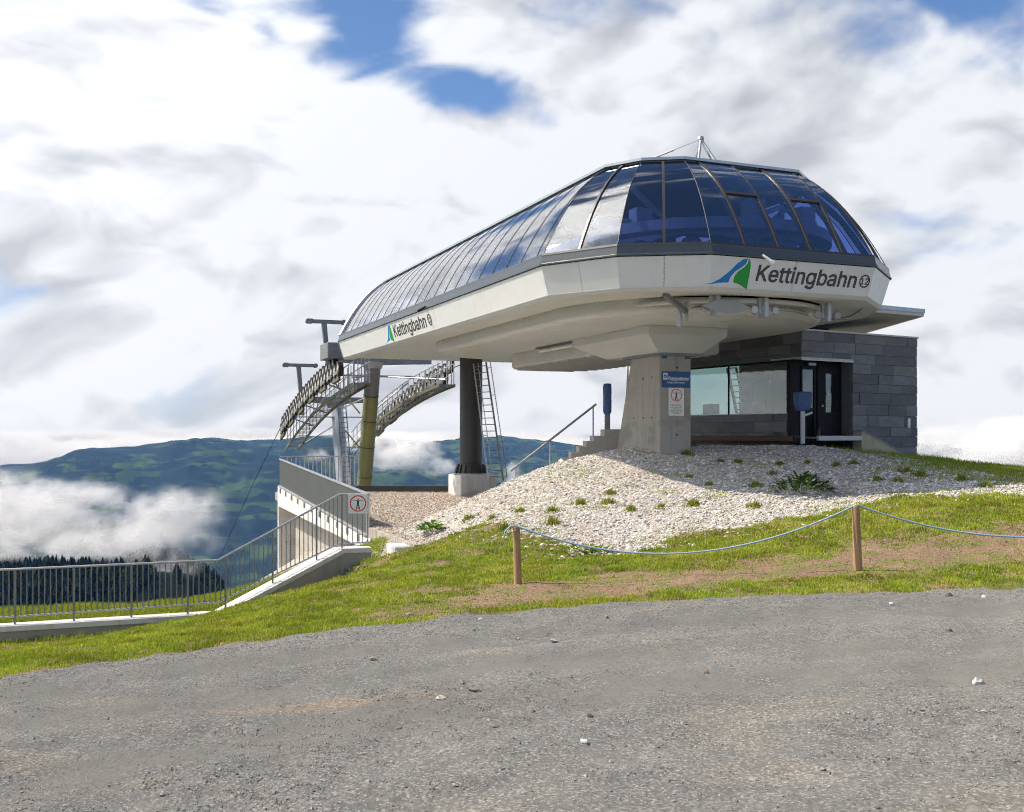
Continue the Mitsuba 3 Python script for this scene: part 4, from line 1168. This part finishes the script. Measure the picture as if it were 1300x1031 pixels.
for q in np.arange(31.0, 36.2, .75):
    part(LT, 'rail_post', box(2.7, 2.74, q, q + .04, rope_z(q) - 1, rope_z(q) + .55), 'galvanised', mx=SF)
    part(LT, 'rail_post', box(-1.6, -1.56, q, q + .04, rope_z(q) - 1, rope_z(q) + .55), 'galvanised', mx=SF)
part(LT, 'end_wheel', lathe([(0, -.06), (.36, -.06), (.42, -.09), (.45, 0), (.42, .09), (.36, .06), (0, .06)], 20), 'rubber', smooth=40, mx=SF @ frame((3.05, 32.2, 3.62), (0, 1, 0), (0, 0, 1), (1, 0, 0)))
part(LT, 'end_wheel', lathe([(0, -.075), (.22, -.075), (.22, .075), (0, .075)], 16), 'machine_grey', smooth=40, mx=SF @ frame((3.05, 32.2, 3.62), (0, 1, 0), (0, 0, 1), (1, 0, 0)))

# ------------------------------------------------------------------ terrace, balustrade, stair and railing on the left
bR, bL = at(466, 0, 27.0), at(355, 0, 42.0)
bd = unit(np.array([bL[0] - bR[0], bL[1] - bR[1], 0])); bn = np.array([bd[1], -bd[0], 0])      # bn: to the right (into the terrace)
if bn[0] < 0: bn = -bn
blen = float(np.hypot(bL[0] - bR[0], bL[1] - bR[1]))
TFm = frame((bR[0], bR[1], 0), bn, bd, (0, 0, 1))           # x into the terrace, y away along the balustrade
terr = Polygon([(.02, -4.6), (3.0, -5.3), (9, -5), (9.5, 18.5), (.02, blen + 1.5)])
tw = xf(prism(terr, -2.75, -2.44), TFm)
tw2 = tw.subdivide_to_size(2.0) if hasattr(tw, 'subdivide_to_size') else tw
scene['terrace'] = mikit.ply(tw, 'pale_gravel')
labels['terrace'] = {'label': 'flat gravel terrace between balustrade and column', 'category': 'terrace', 'kind': 'structure'}
cbp0, cbp1 = at(470, 617, 43.4), at(566, 617, 43.2)
whole('kerb_beam', bar(cbp0 + [-.6, .4, -.12], cbp1 + [.6, 0, -.12], .25, .24), 'black_steel', 'dark beam edging the back of the gravel terrace', 'kerb')
BAL = thing('terrace_balustrade', 'grey ribbed sheets standing in for a close bar railing along the terrace edge', 'balustrade')
zt0, zt1, zb0, zb1 = -1.56, -1.0, -2.62, -2.06
npan = 7
for k in range(npan):
    f0, f1 = k / npan, (k + 1) / npan
    y0, y1 = f0 * blen + .008, f1 * blen - .008
    ztop = lambda f_: zt0 + (zt1 - zt0) * f_
    zbot = lambda f_: zb0 + (zb1 - zb0) * f_
    # ribbed sheet: shallow folds in place of close upright bars
    nrib = 30
    yy = np.linspace(y0, y1, nrib * 2 + 1)
    xx = np.where(np.arange(len(yy)) % 2 == 0, 0.0, .022)
    rows = []
    for x_, y_ in zip(xx, yy):
        f_ = y_ / blen
        rows.append([(x_, y_, zbot(f_)), (x_, y_, ztop(f_) - .03), (x_ + .012, y_, ztop(f_) - .03), (x_ + .012, y_, zbot(f_))])
    part(BAL, 'panel', loft(rows), 'balustrade_grey', mx=TFm)
part(BAL, 'top_rail', bar((.01, -.03, zt0), (.01, blen + .03, zt1), .07, .05), 'galvanised', mx=TFm)
part(BAL, 'bottom_rail', bar((-.02, -.03, zb0 - .03), (-.02, blen + .03, zb1 - .03), .10, .05), 'galvanised', mx=TFm)
part(BAL, 'end_post', box(-.02, .05, -.07, -.01, zb0 - .2, zt0 + .02), 'galvanised', mx=TFm)
for k in range(11):
    f_ = (k + .5) / 11
    zz = zb0 + (zb1 - zb0) * f_ - .05
    part(BAL, 'foot', box(-.10, .0, f_ * blen - .09, f_ * blen + .09, zz - .22, zz - .03, .008), 'galvanised_dark', mx=TFm)
part(BAL, 'far_return', cat([box(.3 + .35 * k, .34 + .35 * k, blen - .02, blen + .02, -2.1, -.92) for k in range(9)] + [box(.47 + .35 * k, .50 + .35 * k, blen - .012, blen + .012, -2.1, -.92) for k in range(9)] + [bar((.05, blen, -.90), (3.2, blen, -.90), .05, .05)]), 'galvanised', mx=TFm, label='open bar railing at the far end of the terrace')
TW = thing('terrace_wall', 'white edged concrete wall holding up the terrace, shaded underneath', 'retaining wall')
part(TW, 'edge_slab', hull([(x_, y_, z_) for x_ in (-.06, .9) for y_, z_ in ((-.9, -2.85), (-.9, -3.02), (-2.2, -3.02), (-.2, -2.72), (blen + .12, -2.14), (blen + .12, -2.92))]), 'concrete_light', mx=TFm, label='sunlit white edge of the terrace slab')
part(TW, 'wall', box(.55, .9, -2.0, blen, -8.5, -2.95), 'concrete', mx=TFm)
part(TW, 'end_pier', box(-.05, .9, blen - .02, blen + .22, -8.5, -2.93, .01), 'concrete_light', mx=TFm)
part(TW, 'corner_slab', box(-.35, .75, -4.35, -3.55, -2.75, -2.50, .02), 'concrete_light', mx=TFm)

# stair cheek and low wall with its long railing (nearer, about 20-23 m)
CH = thing('stair_wall', 'concrete wall with a sloping white coping that follows the railing down', 'wall')


def wall_run(p, q, zt_p, zt_q, w_, depth, name, m, lift=0.0):
    d = unit((q - p) * [1, 1, 0]); n_ = np.array([d[1], -d[0], 0])
    pts = [e + s_ * n_ * w_ / 2 + np.array([0, 0, z_]) for e, zt_ in ((p, zt_p), (q, zt_q)) for s_ in (-1, 1) for z_ in (zt_ - depth, zt_)]
    return part(CH, name, hull(np.array(pts) * [1, 1, 1]), m)


flat = lambda p: np.array([p[0], p[1], 0.0])
for i in range(4):
    wall_run(flat(RAIL[i]), flat(RAIL[i + 1]), cz[i] - .10, cz[i + 1] - .10, .30, 1.2, 'wall', 'concrete')
    wall_run(flat(RAIL[i]), flat(RAIL[i + 1]), cz[i], cz[i + 1], .42, .10, 'coping', 'concrete_light')
RL = thing('stair_railing', 'long grey bar railing running level then climbing the stair to the terrace', 'railing')
part(RL, 'top_rail', tube([flat(RAIL[i]) + [0, 0, rtop[i]] for i in range(5)], .024, 8), 'galvanised', smooth=True)
part(RL, 'bottom_rail', tube([flat(RAIL[i]) + [0, 0, rbot[i]] for i in range(5)], .018, 8), 'galvanised', smooth=True)
for i in range(4):
    L = float(np.linalg.norm(flat(RAIL[i + 1]) - flat(RAIL[i])))
    nb = int(L / .107)
    for k in range(nb):
        f_ = (k + .5) / nb
        p = flat(RAIL[i]) * (1 - f_) + flat(RAIL[i + 1]) * f_
        z0_, z1_ = rbot[i] * (1 - f_) + rbot[i + 1] * f_, rtop[i] * (1 - f_) + rtop[i + 1] * f_
        if k % 10 == 5:
            zc = cz[i] * (1 - f_) + cz[i + 1] * f_
            part(RL, 'post', box(p[0] - .016, p[0] + .016, p[1] - .02, p[1] + .02, zc - .02, z1_), 'galvanised_dark')
        else:
            part(RL, 'baluster', box(p[0] - .008, p[0] + .008, p[1] - .010, p[1] + .010, z0_, z1_), 'galvanised_dark')  # backlit bars: their dark tone is put into the material colour
SG = thing('railing_sign', 'square white sign with red ring and black figure on the stair railing', 'sign')
sp = at(455, 639, 23.0)
sfm = frame(sp + [0, -.05, 0], (1, 0, 0), (0, 0, 1), (0, -1, 0))
part(SG, 'board', box(-.215, .215, -.225, .225, 0, .012, .003), 'sign_white', mx=sfm)
no_entry(SG, sfm, 0, 0, .185, .0125)

# ------------------------------------------------------------------ rope barrier
def gpt(x, y, dz=0.0):
    return np.array([x, y, float(gz([x], [y])[0]) + dz])


POSTS = []
for u, Y, h, lean, lb in ((658, 14.4, .80, (-.03, 0), 'left wooden barrier post with a loose rope end'), (1090, 14.0, .88, (-.035, .02), 'right wooden barrier post, rope running off both sides')):
    x = (u - 650) / 1300 * Y
    b_ = gpt(x, Y, -.15)
    t_ = gpt(x, Y, h) + [lean[0], lean[1], 0]
    w_ = .055
    tilt = unit(t_ - b_)
    P1 = thing('barrier_post', lb, 'post')
    part(P1, 'stake', tube([b_, lerp3(b_, t_, .33), lerp3(b_, t_, .66), t_ - .012 * tilt, t_], [.058, .056, .054, .053, .044], 14), 'post_wood', smooth=40)
    part(P1, 'staple', tube([t_ + [-.03, -.057, -.05], t_ + [0, -.065, -.04], t_ + [.03, -.057, -.05]], .005, 6), 'galvanised_dark')
    POSTS.append(t_)


def sag_rope(p, q, sag, n=40):
    f_ = np.linspace(0, 1, n)
    return [p * (1 - g) + q * g - np.array([0, 0, 4 * sag * g * (1 - g)]) for g in f_]


pl, pr = POSTS[0] + [0, -.02, .012], POSTS[1] + [0, -.02, .012]
q3 = np.array([(1480 - 650) / 1300 * 14.0, 14.0, (552 - 655) / 1300 * 14.0])
whole('barrier_rope', tube([pl + [-.17, -.02, -.16], pl + [-.15, -.02, -.07], pl + [-.08, -.01, -.005], pl + [-.03, 0, .005]] + sag_rope(pl, pr, .52), .012, 8), 'rope_blue', 'slack blue rope hanging between the two wooden posts', 'rope', smooth=True)
whole('barrier_rope', tube(sag_rope(pr + [.02, 0, 0], q3, .36), .012, 8), 'rope_blue', 'blue rope sagging from the right post out of the picture', 'rope', smooth=True)

# ------------------------------------------------------------------ stones
ico = trimesh.creation.icosphere(0)
IV, IF = np.array(ico.vertices), np.array(ico.faces)


OV = np.array([[1, 0, 0], [-1, 0, 0], [0, 1, 0], [0, -1, 0], [0, 0, 1], [0, 0, -1.0]])
OF = np.array([[0, 2, 4], [2, 1, 4], [1, 3, 4], [3, 0, 4], [2, 0, 5], [1, 2, 5], [3, 1, 5], [0, 3, 5]])


def stones(x, y, size, col, rng, sink=.25, flat_=.62, octa=False, z=None):
    n = len(x)
    z = gz(x, y) if z is None else z
    V0, F0 = (OV * 1.1, OF) if octa else (IV, IF)
    sc = size[:, None] * np.stack([rng.uniform(.7, 1.25, n), rng.uniform(.7, 1.25, n), rng.uniform(.45, .8, n) * flat_ / .62], 1)
    v = V0[None] * (1 + .26 * rng.standard_normal((n, len(V0), 1)).clip(-1.6, 1.6)) * sc[:, None]
    an = rng.uniform(0, 2 * np.pi, n); ca, sa = np.cos(an), np.sin(an)
    tl = rng.uniform(-.5, .5, n); ct, s_t = np.cos(tl), np.sin(tl)
    vx, vy, vz = v[..., 0], v[..., 1] * ct[:, None] - v[..., 2] * s_t[:, None], v[..., 1] * s_t[:, None] + v[..., 2] * ct[:, None]
    v = np.stack([vx * ca[:, None] - vy * sa[:, None] + x[:, None], vx * sa[:, None] + vy * ca[:, None] + y[:, None], vz + (z + size * (.35 - sink))[:, None]], -1)
    f = (F0[None] + len(V0) * np.arange(n)[:, None, None]).reshape(-1, 3)
    return v.reshape(-1, 3), f, np.repeat(col, len(V0), 0)


def colours(rng, n, lo, hi, warm=.06):
    k = rng.random(n)[:, None] ** 1.2
    c = np.array(lo) * (1 - k) + np.array(hi) * k
    return np.clip(c * (1 + warm * rng.standard_normal((n, 1)) * np.array([1, .15, -1.0])), .02, .85)


rng = np.random.default_rng(21)
n = 62000
x, y = rng.uniform(-5, 14, n), rng.uniform(17, 31, n)
zn, dt, dd = zone(x, y)
k = (zn == 2) | ((dd < .9) & (rng.random(n) < .12) & (zn == 1))
x, y = x[k], y[k]
size = .014 + .030 * rng.random(len(x)) ** 2.4 + .035 * (rng.random(len(x)) < .02) * rng.random(len(x))
v1, f1, c1_ = stones(x, y, size, colours(rng, len(x), (.25, .225, .195), (.74, .715, .675)), rng)
struct('crushed_stone', M(v1, f1), 'stone_vc', 'loose pale crushed stones covering the mound', 'stuff', False, color=c1_)

n = 150000
yy_ = 3.6 + 10.2 * rng.random(n) ** 1.2
x = rng.uniform(-.62, .62, n) * yy_
y = yy_
zn, dt, dd = zone(x, y)
off = y - edge_y(x)
dens = np.clip(.16 + .9 * np.exp(-((off + .35) / .35) ** 2) + np.clip(vn(x, y, .7, 41) - .46, 0, 1) * 4 + rutz(x, y) * 6, 0.03, 1)
k = (zn == 0) & (rng.random(n) < dens)
x, y = x[k], y[k]
size = .003 + .0055 * rng.random(len(x)) ** 2.5 + .016 * (rng.random(len(x)) < .006) * rng.random(len(x))
size = np.maximum(size, .00045 * y)
v1, f1, c1_ = stones(x, y, size, colours(rng, len(x), (.11, .108, .102), (.33, .325, .305), .06), rng, .22, octa=True)
struct('road_grit', M(v1, f1), 'stone_vc', 'scattered grey grit and small stones lying on the road', 'stuff', False, color=c1_)
n = 90000
y = rng.uniform(9.5, 20, n); x = rng.uniform(-.62, .60, n) * y
zn, dt, dd = zone(x, y)
k = (zn == 1) & (dt > .22) & (rng.random(n) < .55)
x, y = x[k], y[k]
size = np.maximum(.004 + .012 * rng.random(len(x)) ** 3, .0005 * y)
v1, f1, c1_ = stones(x, y, size, colours(rng, len(x), (.13, .09, .06), (.38, .29, .21), .10), rng, .2, octa=True)
struct('earth_clod', M(v1, f1), 'stone_vc', 'brown crumbs of earth and small stones on the bare patches', 'stuff', False, color=c1_)
# the terrace is loose gravel too
n = 26000
tx_, ty_ = rng.uniform(.1, 9, n), rng.uniform(-4.5, 18, n)
pw = np.array(TFm)[:3, 3][None] + tx_[:, None] * bn + ty_[:, None] * bd
k = gz(pw[:, 0], pw[:, 1]) < -2.40
pw = pw[k]
size = .022 + .03 * rng.random(len(pw)) ** 2
v1, f1, c1_ = stones(pw[:, 0], pw[:, 1], size, colours(rng, len(pw), (.24, .19, .15), (.58, .51, .44)), rng, octa=True, z=np.full(len(pw), -2.44))
struct('terrace_stone', M(v1, f1), 'stone_vc', 'loose tan gravel covering the flat terrace', 'stuff', False, color=c1_)
# a few single stones that can be picked out on the road
big = [(603, 878, .065, (.16, .15, .14)), (588, 869, .04, (.2, .19, .17)), (560, 889, .05, (.50, .47, .40)), (474, 838, .045, (.36, .33, .27)), (706, 816, .05, (.30, .31, .31)), (896, 855, .03, (.28, .19, .12)), (750, 911, .04, (.10, .10, .10)), (1242, 869, .05, (.40, .41, .40)), (1204, 801, .04, (.14, .10, .07)), (770, 785, .045, (.33, .20, .13)), (1205, 757, .05, (.12, .11, .11)), (1132, 768, .05, (.5, .5, .48)), (1250, 758, .045, (.5, .49, .46)), (741, 943, .04, (.45, .44, .42)), (520, 782, .055, (.2, .2, .2)), (535, 786, .045, (.24, .24, .24)), (610, 788, .05, (.42, .42, .41))]
nm = ['dark brown stone, larger of two beside a pale one left of mid road', 'small grey stone beside a larger dark one left of the middle of the road', 'cream stone in front of two dark ones left of the middle of the road', 'tan stone on the left part of the road below the grass edge', 'blue grey stone near the grass edge left of the left barrier post', 'small brown stone alone in the middle of the grey road', 'black stone in the middle of the road towards the viewer', 'pale grey stone on the right part of the road', 'dark stone on the far right of the road behind the pale one', 'reddish brown stone just below the grass right of the left post', 'black stone at the grass edge on the far right', 'white stone at the grass edge right of the right post', 'white stone at the grass edge farthest right', 'pale stone nearest the viewer on the road', 'dark grey stone, left of two on the road edge below the dirt path', 'grey stone, right of two on the road edge below the dirt path', 'light stone on the road edge straight below the left post']
for (u, v, r, c), cn in zip(big, nm):
    # march the view ray to the ground
    dvec = np.array([(u - 650) / 1300, 1.0, (552 - v) / 1300])
    ts = np.linspace(4, 16, 900)
    hit = ts[np.argmax(ts * dvec[2] < gz(ts * dvec[0], ts))]
    v1, f1, c1_ = stones(np.array([hit * dvec[0]]), np.array([hit]), np.array([r * .72]), np.array([c]) * .8, rng, .12)
    sm = trimesh.Trimesh(v1, f1, process=False).subdivide()
    sv = np.array(sm.vertices); cc_ = sv.mean(0)
    sm = M(sv + .10 * r * rng.standard_normal((len(sv), 1)) * (sv - cc_) / r, sm.faces)
    whole('road_stone', sm, 'stone_vc', cn, 'stone', group='loose stones on the road', color=np.tile(np.array([c]), (len(sv), 1)))


# ------------------------------------------------------------------ grass and weeds
def blades(x, y, z, h, w_, col, rng, lean=.55):
    n = len(x)
    an = rng.uniform(0, 2 * np.pi, n); ln = rng.uniform(.1, lean, n) * h
    dx, dy = np.cos(an), np.sin(an)
    fa = rng.uniform(0, 2 * np.pi, n); wx, wy = np.cos(fa) * w_, np.sin(fa) * w_
    p0 = np.stack([x - wx, y - wy, z], 1); p1 = np.stack([x + wx, y + wy, z], 1)
    mx_, my_ = x + dx * ln * .35, y + dy * ln * .35
    p2 = np.stack([mx_ - wx * .8, my_ - wy * .8, z + h * .6], 1); p3 = np.stack([mx_ + wx * .8, my_ + wy * .8, z + h * .6], 1)
    p4 = np.stack([x + dx * ln, y + dy * ln, z + h], 1)
    v = np.stack([p0, p1, p2, p3, p4], 1).reshape(-1, 3)
    b = 5 * np.arange(n)[:, None]
    f = np.concatenate([b + [0, 1, 3], b + [0, 3, 2], b + [2, 3, 4]], 1).reshape(-1, 3)
    return v, f, np.repeat(col, 5, 0)


rng = np.random.default_rng(33)
n = 820000
yy_ = rng.uniform(8.2, 26, n)
x = rng.uniform(-.62, .60, n) * yy_
y = yy_
keep0 = rng.random(n) < np.clip(1.25 - (yy_ - 9) / 26, .25, 1)
x, y = x[keep0], y[keep0]
zn, dirt, dd = zone(x, y)
edge_d = y - edge_y(x)
clump = vn(x, y, 2.2, 51)
tuft = vn(x, y, 9, 53, 2)
pr_ = np.clip(1.15 - 1.25 * dirt, 0.02, 1) * np.clip(.35 + 1.3 * clump, 0, 1)
pr_ = np.where(edge_d < .25, pr_ * .55, pr_)
gr_patch = np.clip((vn(x, y, 1.15, 61) - .60) * 8, 0, 1) * .6 + np.clip(1 - np.abs(dd) / .9, 0, 1) * .42
pr_ = np.where(zn == 2, gr_patch * (y < 27), np.where(zn == 1, pr_, 0))
k = rng.random(len(x)) < pr_
x, y, tuft, clump, zn, dirt = x[k], y[k], tuft[k], clump[k], zn[k], dirt[k]
nn_ = len(x)
h = (.016 + .060 * np.clip(tuft * 1.6 - .35, .05, 1)) * rng.uniform(.6, 1.3, nn_)
h = h * np.where(zn == 2, .7, 1) * np.where(dirt > .3, .6, 1)
hue = np.clip(vn(x, y, .8, 71) * 1.5 - .3 + .25 * rng.standard_normal(nn_), 0, 1)[:, None]
col = np.array([.25, .36, .035]) * (1 - hue) + np.array([.44, .47, .06]) * hue
col = col * rng.uniform(.7, 1.15, (nn_, 1)) * (.62 + .75 * np.clip(vn(x, y, 2.6, 77) * 1.6 - .3, 0, 1))[:, None]
dry = rng.random(nn_) < (.05 + .2 * dirt)
col[dry] = np.array([.34, .27, .12]) * rng.uniform(.7, 1.1, (dry.sum(), 1))
wd = (.0028 + .0026 * rng.random(nn_)) * np.clip(y / 11, .8, 2.0)
v1, f1, c1_ = blades(x, y, gz(x, y) - .006, h, wd, col, rng)
struct('grass', M(v1, f1), 'grass_vc', 'short yellow green alpine grass on the slope', 'stuff', False, color=c1_)
# grass on the hillside to the right, against the sky, and along the ledge behind the railing
n = 60000
x = rng.uniform(8.5, 17, n); y = rng.uniform(22, 33, n)
d_ = vn(x, y, 1.2, 81)
k = (rng.random(n) < np.clip((x - 8.6) / 3.2, 0, 1) * np.clip(d_ * 2.2 - .4, 0, 1))
x2 = rng.uniform(-14, -3, 70000); y2 = rng.uniform(19.6, 25.8, 70000)
x, y = np.concatenate([x[k], x2]), np.concatenate([y[k], y2])
nn_ = len(x)
h = (.05 + .12 * rng.random(nn_) ** 2)
col = (np.array([.22, .30, .035]) + rng.random((nn_, 1)) * np.array([.16, .12, .03])) * rng.uniform(.7, 1.2, (nn_, 1))
v1, f1, c1_ = blades(x, y, gz(x, y) - .01, h, .007 + 0 * h, col, rng)
struct('hill_grass', M(v1, f1), 'grass_vc', 'rougher grass on the right hilltop and the ledge behind the railing', 'stuff', False, color=c1_)


def ray_ground(u, v, lo=10, hi=32):
    dvec = np.array([(u - 650) / 1300, 1.0, (552 - v) / 1300])
    ts = np.linspace(lo, hi, 1400)
    below = ts * dvec[2] < gz(ts * dvec[0], ts)
    hit = ts[np.argmax(below)] if below.any() else hi
    return np.array([hit * dvec[0], hit])


def leaf(L, W, rng, curl=.35):
    """a broad leaf along +x, arched, folded at its midrib"""
    t = np.linspace(0, 1, 6)
    wv = W * np.sin(np.pi * t ** .8) ** .8
    zc = L * (.55 * t - curl * 1.6 * t * t)
    xc = L * t
    rows = [[(a_, -b_, c_ + .25 * b_), (a_, 0, c_), (a_, b_, c_ + .25 * b_)] for a_, b_, c_ in zip(xc, wv, zc)]
    return loft(rows, close=False, caps=False)


def leafy(u, v, name, label, cat_, n_, L, W, tone, h, rad, seed):
    rg_ = np.random.default_rng(seed)
    g = ray_ground(u, v)
    key = thing(name, label, cat_)
    g0 = gpt(g[0], g[1], -.02)
    for i in range(n_):
        a_ = rg_.uniform(0, 2 * np.pi); rr_ = rad * math.sqrt(rg_.random())
        up = h * (1 - (rr_ / rad) ** 2 * .7) * rg_.uniform(.5, 1.0)
        l_ = leaf(L * rg_.uniform(.7, 1.2), W * rg_.uniform(.7, 1.2), rg_, rg_.uniform(.2, .5))
        el = rg_.uniform(-.1, .7)
        ca, sa = math.cos(a_), math.sin(a_)
        d = np.array([ca * math.cos(el), sa * math.cos(el), math.sin(el)]); s_ = np.array([-sa, ca, 0])
        c = np.array(tone) * rg_.uniform(.6, 1.3)
        m_ = xf(l_, frame(g0 + [ca * rr_, sa * rr_, up], d, s_, np.cross(d, s_)))
        part(key, 'leaf', m_, 'grass_vc', smooth=True, color=np.tile(c, (len(m_.vertices), 1)))
    for i in range(5):
        a_ = rg_.uniform(0, 2 * np.pi)
        part(key, 'stem', tube([g0, g0 + [rad * .4 * math.cos(a_), rad * .4 * math.sin(a_), h * .8]], .008, 5), 'grass_soil')
    return key


leafy(548, 676, 'broadleaf_plant', 'round leafed green plant at the left foot of the gravel mound', 'plant', 46, .17, .075, (.12, .23, .04), .26, .27, 1)
leafy(1018, 628, 'thistle_bush', 'dark green bush in the shade on the gravel before the entrance', 'bush', 170, .20, .040, (.06, .105, .025), .46, .58, 2)
leafy(614, 622, 'bright_shrub', 'bright green tuft beside the footing of the black column', 'plant', 40, .17, .025, (.20, .26, .03), .30, .22, 3)
leafy(744, 702, 'leafy_clump', 'dense green clump where grass meets stones behind the left post', 'plant', 60, .15, .040, (.14, .20, .03), .12, .45, 4)

WG = 'small weeds on the gravel'
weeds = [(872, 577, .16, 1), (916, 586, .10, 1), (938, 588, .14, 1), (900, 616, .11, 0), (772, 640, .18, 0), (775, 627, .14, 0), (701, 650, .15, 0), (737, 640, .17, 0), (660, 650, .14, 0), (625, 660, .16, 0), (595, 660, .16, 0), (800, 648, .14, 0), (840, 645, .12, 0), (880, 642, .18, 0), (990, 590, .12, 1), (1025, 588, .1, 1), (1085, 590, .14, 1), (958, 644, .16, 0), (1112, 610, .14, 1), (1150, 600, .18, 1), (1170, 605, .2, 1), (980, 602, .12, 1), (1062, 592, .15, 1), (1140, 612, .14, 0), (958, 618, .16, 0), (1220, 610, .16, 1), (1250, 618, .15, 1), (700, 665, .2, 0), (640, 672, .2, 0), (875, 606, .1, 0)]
for i, (u, v, h_, sh) in enumerate(weeds):
    g = ray_ground(u, v, 14, 34)
    rg_ = np.random.default_rng(100 + i)
    n_ = 150
    aa = rg_.uniform(0, 2 * np.pi, n_); r_ = np.minimum(np.abs(rg_.standard_normal(n_)), 1.6) * h_ * .62
    lobe = rg_.integers(0, 4, n_); ox, oy = rg_.uniform(-h_, h_, 4) * .35, rg_.uniform(-h_, h_, 4) * .25
    x, y = g[0] + r_ * np.cos(aa) * 1.2 + ox[lobe], g[1] + r_ * np.sin(aa) + oy[lobe]
    hue = rg_.random((n_, 1))
    c = (np.array([.17, .26, .035]) * (1 - hue) + np.array([.38, .37, .08]) * hue) * (.8 if sh else 1.0)  # tufts standing in shade are painted darker
    c[rg_.random(n_) < .15] = (.30, .20, .10)
    v1, f1, c1_ = blades(x, y, gz(x, y) - .01, h_ * rg_.uniform(.35, 1.15, n_) * np.exp(-(r_ / h_) ** 2), np.full(n_, .010), c, rg_, .9)
    whole('weed_tuft', M(v1, f1), 'grass_vc', 'small yellowish weed tuft growing between sunlit pale stones' if not sh else 'small weed tuft on the shaded gravel, shade put into its colour', 'weed', group=WG + (' in the shade' if sh else ' in the sun'), color=c1_)

# ------------------------------------------------------------------ haze and drifting mist
scene['haze'] = {'type': 'cube', 'to_world': T().translate([0, 0, (HAZE_TOP + HAZE_BOT) / 2]).scale([HAZE_R, HAZE_R, (HAZE_TOP - HAZE_BOT) / 2]), 'bsdf': {'type': 'null'}, 'interior': {'type': 'ref', 'id': 'haze_air'}}
labels['haze'] = {'label': 'thin bluish mountain air', 'category': 'haze', 'kind': 'stuff'}


def mist(name, label, lo, hi, shape, blobs, sig, seed, scale=70.0, edge=.56, white=.965, torn=6.6):
    lo, hi = np.array(lo, float), np.array(hi, float)
    nx_, ny_, nz_ = shape
    cx, cy, cz_ = [lo[k] + (np.arange(n_) + .5) / n_ * (hi[k] - lo[k]) for k, n_ in enumerate(shape)]
    P = np.stack(np.meshgrid(cx, cy, cz_, indexing='ij'), -1)
    d = np.zeros(shape)
    for (b, r, k) in blobs:
        q = np.linalg.norm((P - np.array(b)) / np.array(r), axis=-1)
        d = np.maximum(d, k * np.clip(1.25 - q, 0, 1))
    wq = meshkit.fbm(P / (scale * 1.6) + 31 + seed, 3, seed + 50)[..., None] - .5
    nse = .65 * meshkit.fbm(P / scale + seed + wq * np.array([1.6, 1.6, 1.0]), 6, seed) + .35 * (1 - np.abs(2 * meshkit.fbm(P / (scale * .55) + wq * 2.2 + 7, 5, seed + 3) - 1))
    den = np.clip((d + (nse - .55) * torn - edge) * 1.3, 0, 1) ** 1.3 * np.clip(d * 3, 0, 1)
    rel = (P - lo) / (hi - lo)
    fade = np.clip(np.minimum(rel, 1 - rel).min(-1) * 14, 0, 1)
    den = (den * fade).astype(np.float32)
    scene[name + '_air'] = {'type': 'heterogeneous', 'albedo': {'type': 'constvolume', 'value': rgb((white, white + .002, white + .008))}, 'scale': sig,
                            'sigma_t': {'type': 'gridvolume', 'grid': mi.VolumeGrid(np.ascontiguousarray(den.transpose(2, 1, 0))[..., None]), 'to_world': T().translate(lo.tolist()).scale((hi - lo).tolist())}}
    scene[name] = {'type': 'cube', 'to_world': T().translate(((lo + hi) / 2).tolist()).scale(((hi - lo) / 2).tolist()), 'bsdf': {'type': 'null'},
                   'interior': {'type': 'ref', 'id': name + '_air'}, 'exterior': {'type': 'ref', 'id': 'haze_air'}}
    labels[name] = {'label': label, 'category': 'mist', 'kind': 'stuff'}


B = lambda u, v, Y: tuple(at(u, v, Y))
mist('mist_bank', 'torn white cloud drifting over the forest at the left', (-500, 600, -150), (-130, 840, -6), (190, 90, 84),
     [(B(-10, 652, 720), (90, 46, 24), 1.0), (B(70, 640, 720), (56, 40, 17), .9), (B(100, 668, 710), (70, 40, 19), 1.0), (B(190, 660, 710), (44, 36, 17), .9), (B(238, 640, 720), (26, 26, 14), .75), (B(60, 692, 660), (90, 30, 11), .7), (B(180, 690, 650), (46, 26, 13), .65), (B(222, 712, 645), (20, 20, 18), .5), (B(-40, 608, 740), (46, 34, 10), .6)], .046, 3, 19.0, .54, .94, 5.6)
mist('mist_wisp', 'torn wisps of cloud between the tower and the black column', (-520, 2350, -150), (40, 2750, 40), (120, 60, 48),
     [(B(505, 575, 2500), (100, 130, 42), .95), (B(540, 592, 2500), (70, 100, 24), .7), (B(400, 578, 2500), (44, 70, 20), .7), (B(470, 562, 2500), (60, 90, 26), .8), (B(655, 605, 2500), (26, 40, 34), .5)], .030, 5, 55.0)
mist('mist_veil', 'white cloud hiding the mountain at the right edge', (850, 1900, -260), (1900, 2500, 40), (130, 60, 60),
     [(B(1255, 572, 2200), (170, 190, 62), 1.0), (B(1330, 560, 2200), (200, 190, 80), 1.1), (B(1215, 602, 2200), (60, 150, 36), .7)], .026, 7, 60.0, .6, .95)
mist('mist_cap', 'low cloud resting along the left mountain crest', (-2300, 4300, -460), (-560, 5000, 40), (150, 56, 90),
     [(B(-10, 562, 4600), (230, 240, 50), .9), (B(110, 553, 4600), (200, 170, 28), .8), (B(310, 547, 4600), (240, 190, 30), .9), (B(230, 549, 4600), (170, 150, 26), .75), (B(440, 549, 4600), (240, 150, 22), .75)], .012, 9, 150.0)
mist('far_cloud', 'bright layer of cloud beyond the last mountain crest', (-5600, 7650, -420), (5600, 8560, 41), (180, 16, 40),
     [((x_, 8150, -170), (1200, 700, 190), 1.4) for x_ in range(-5400, 5500, 600)], .006, 13, 300.0, .45, .90, 3.0)
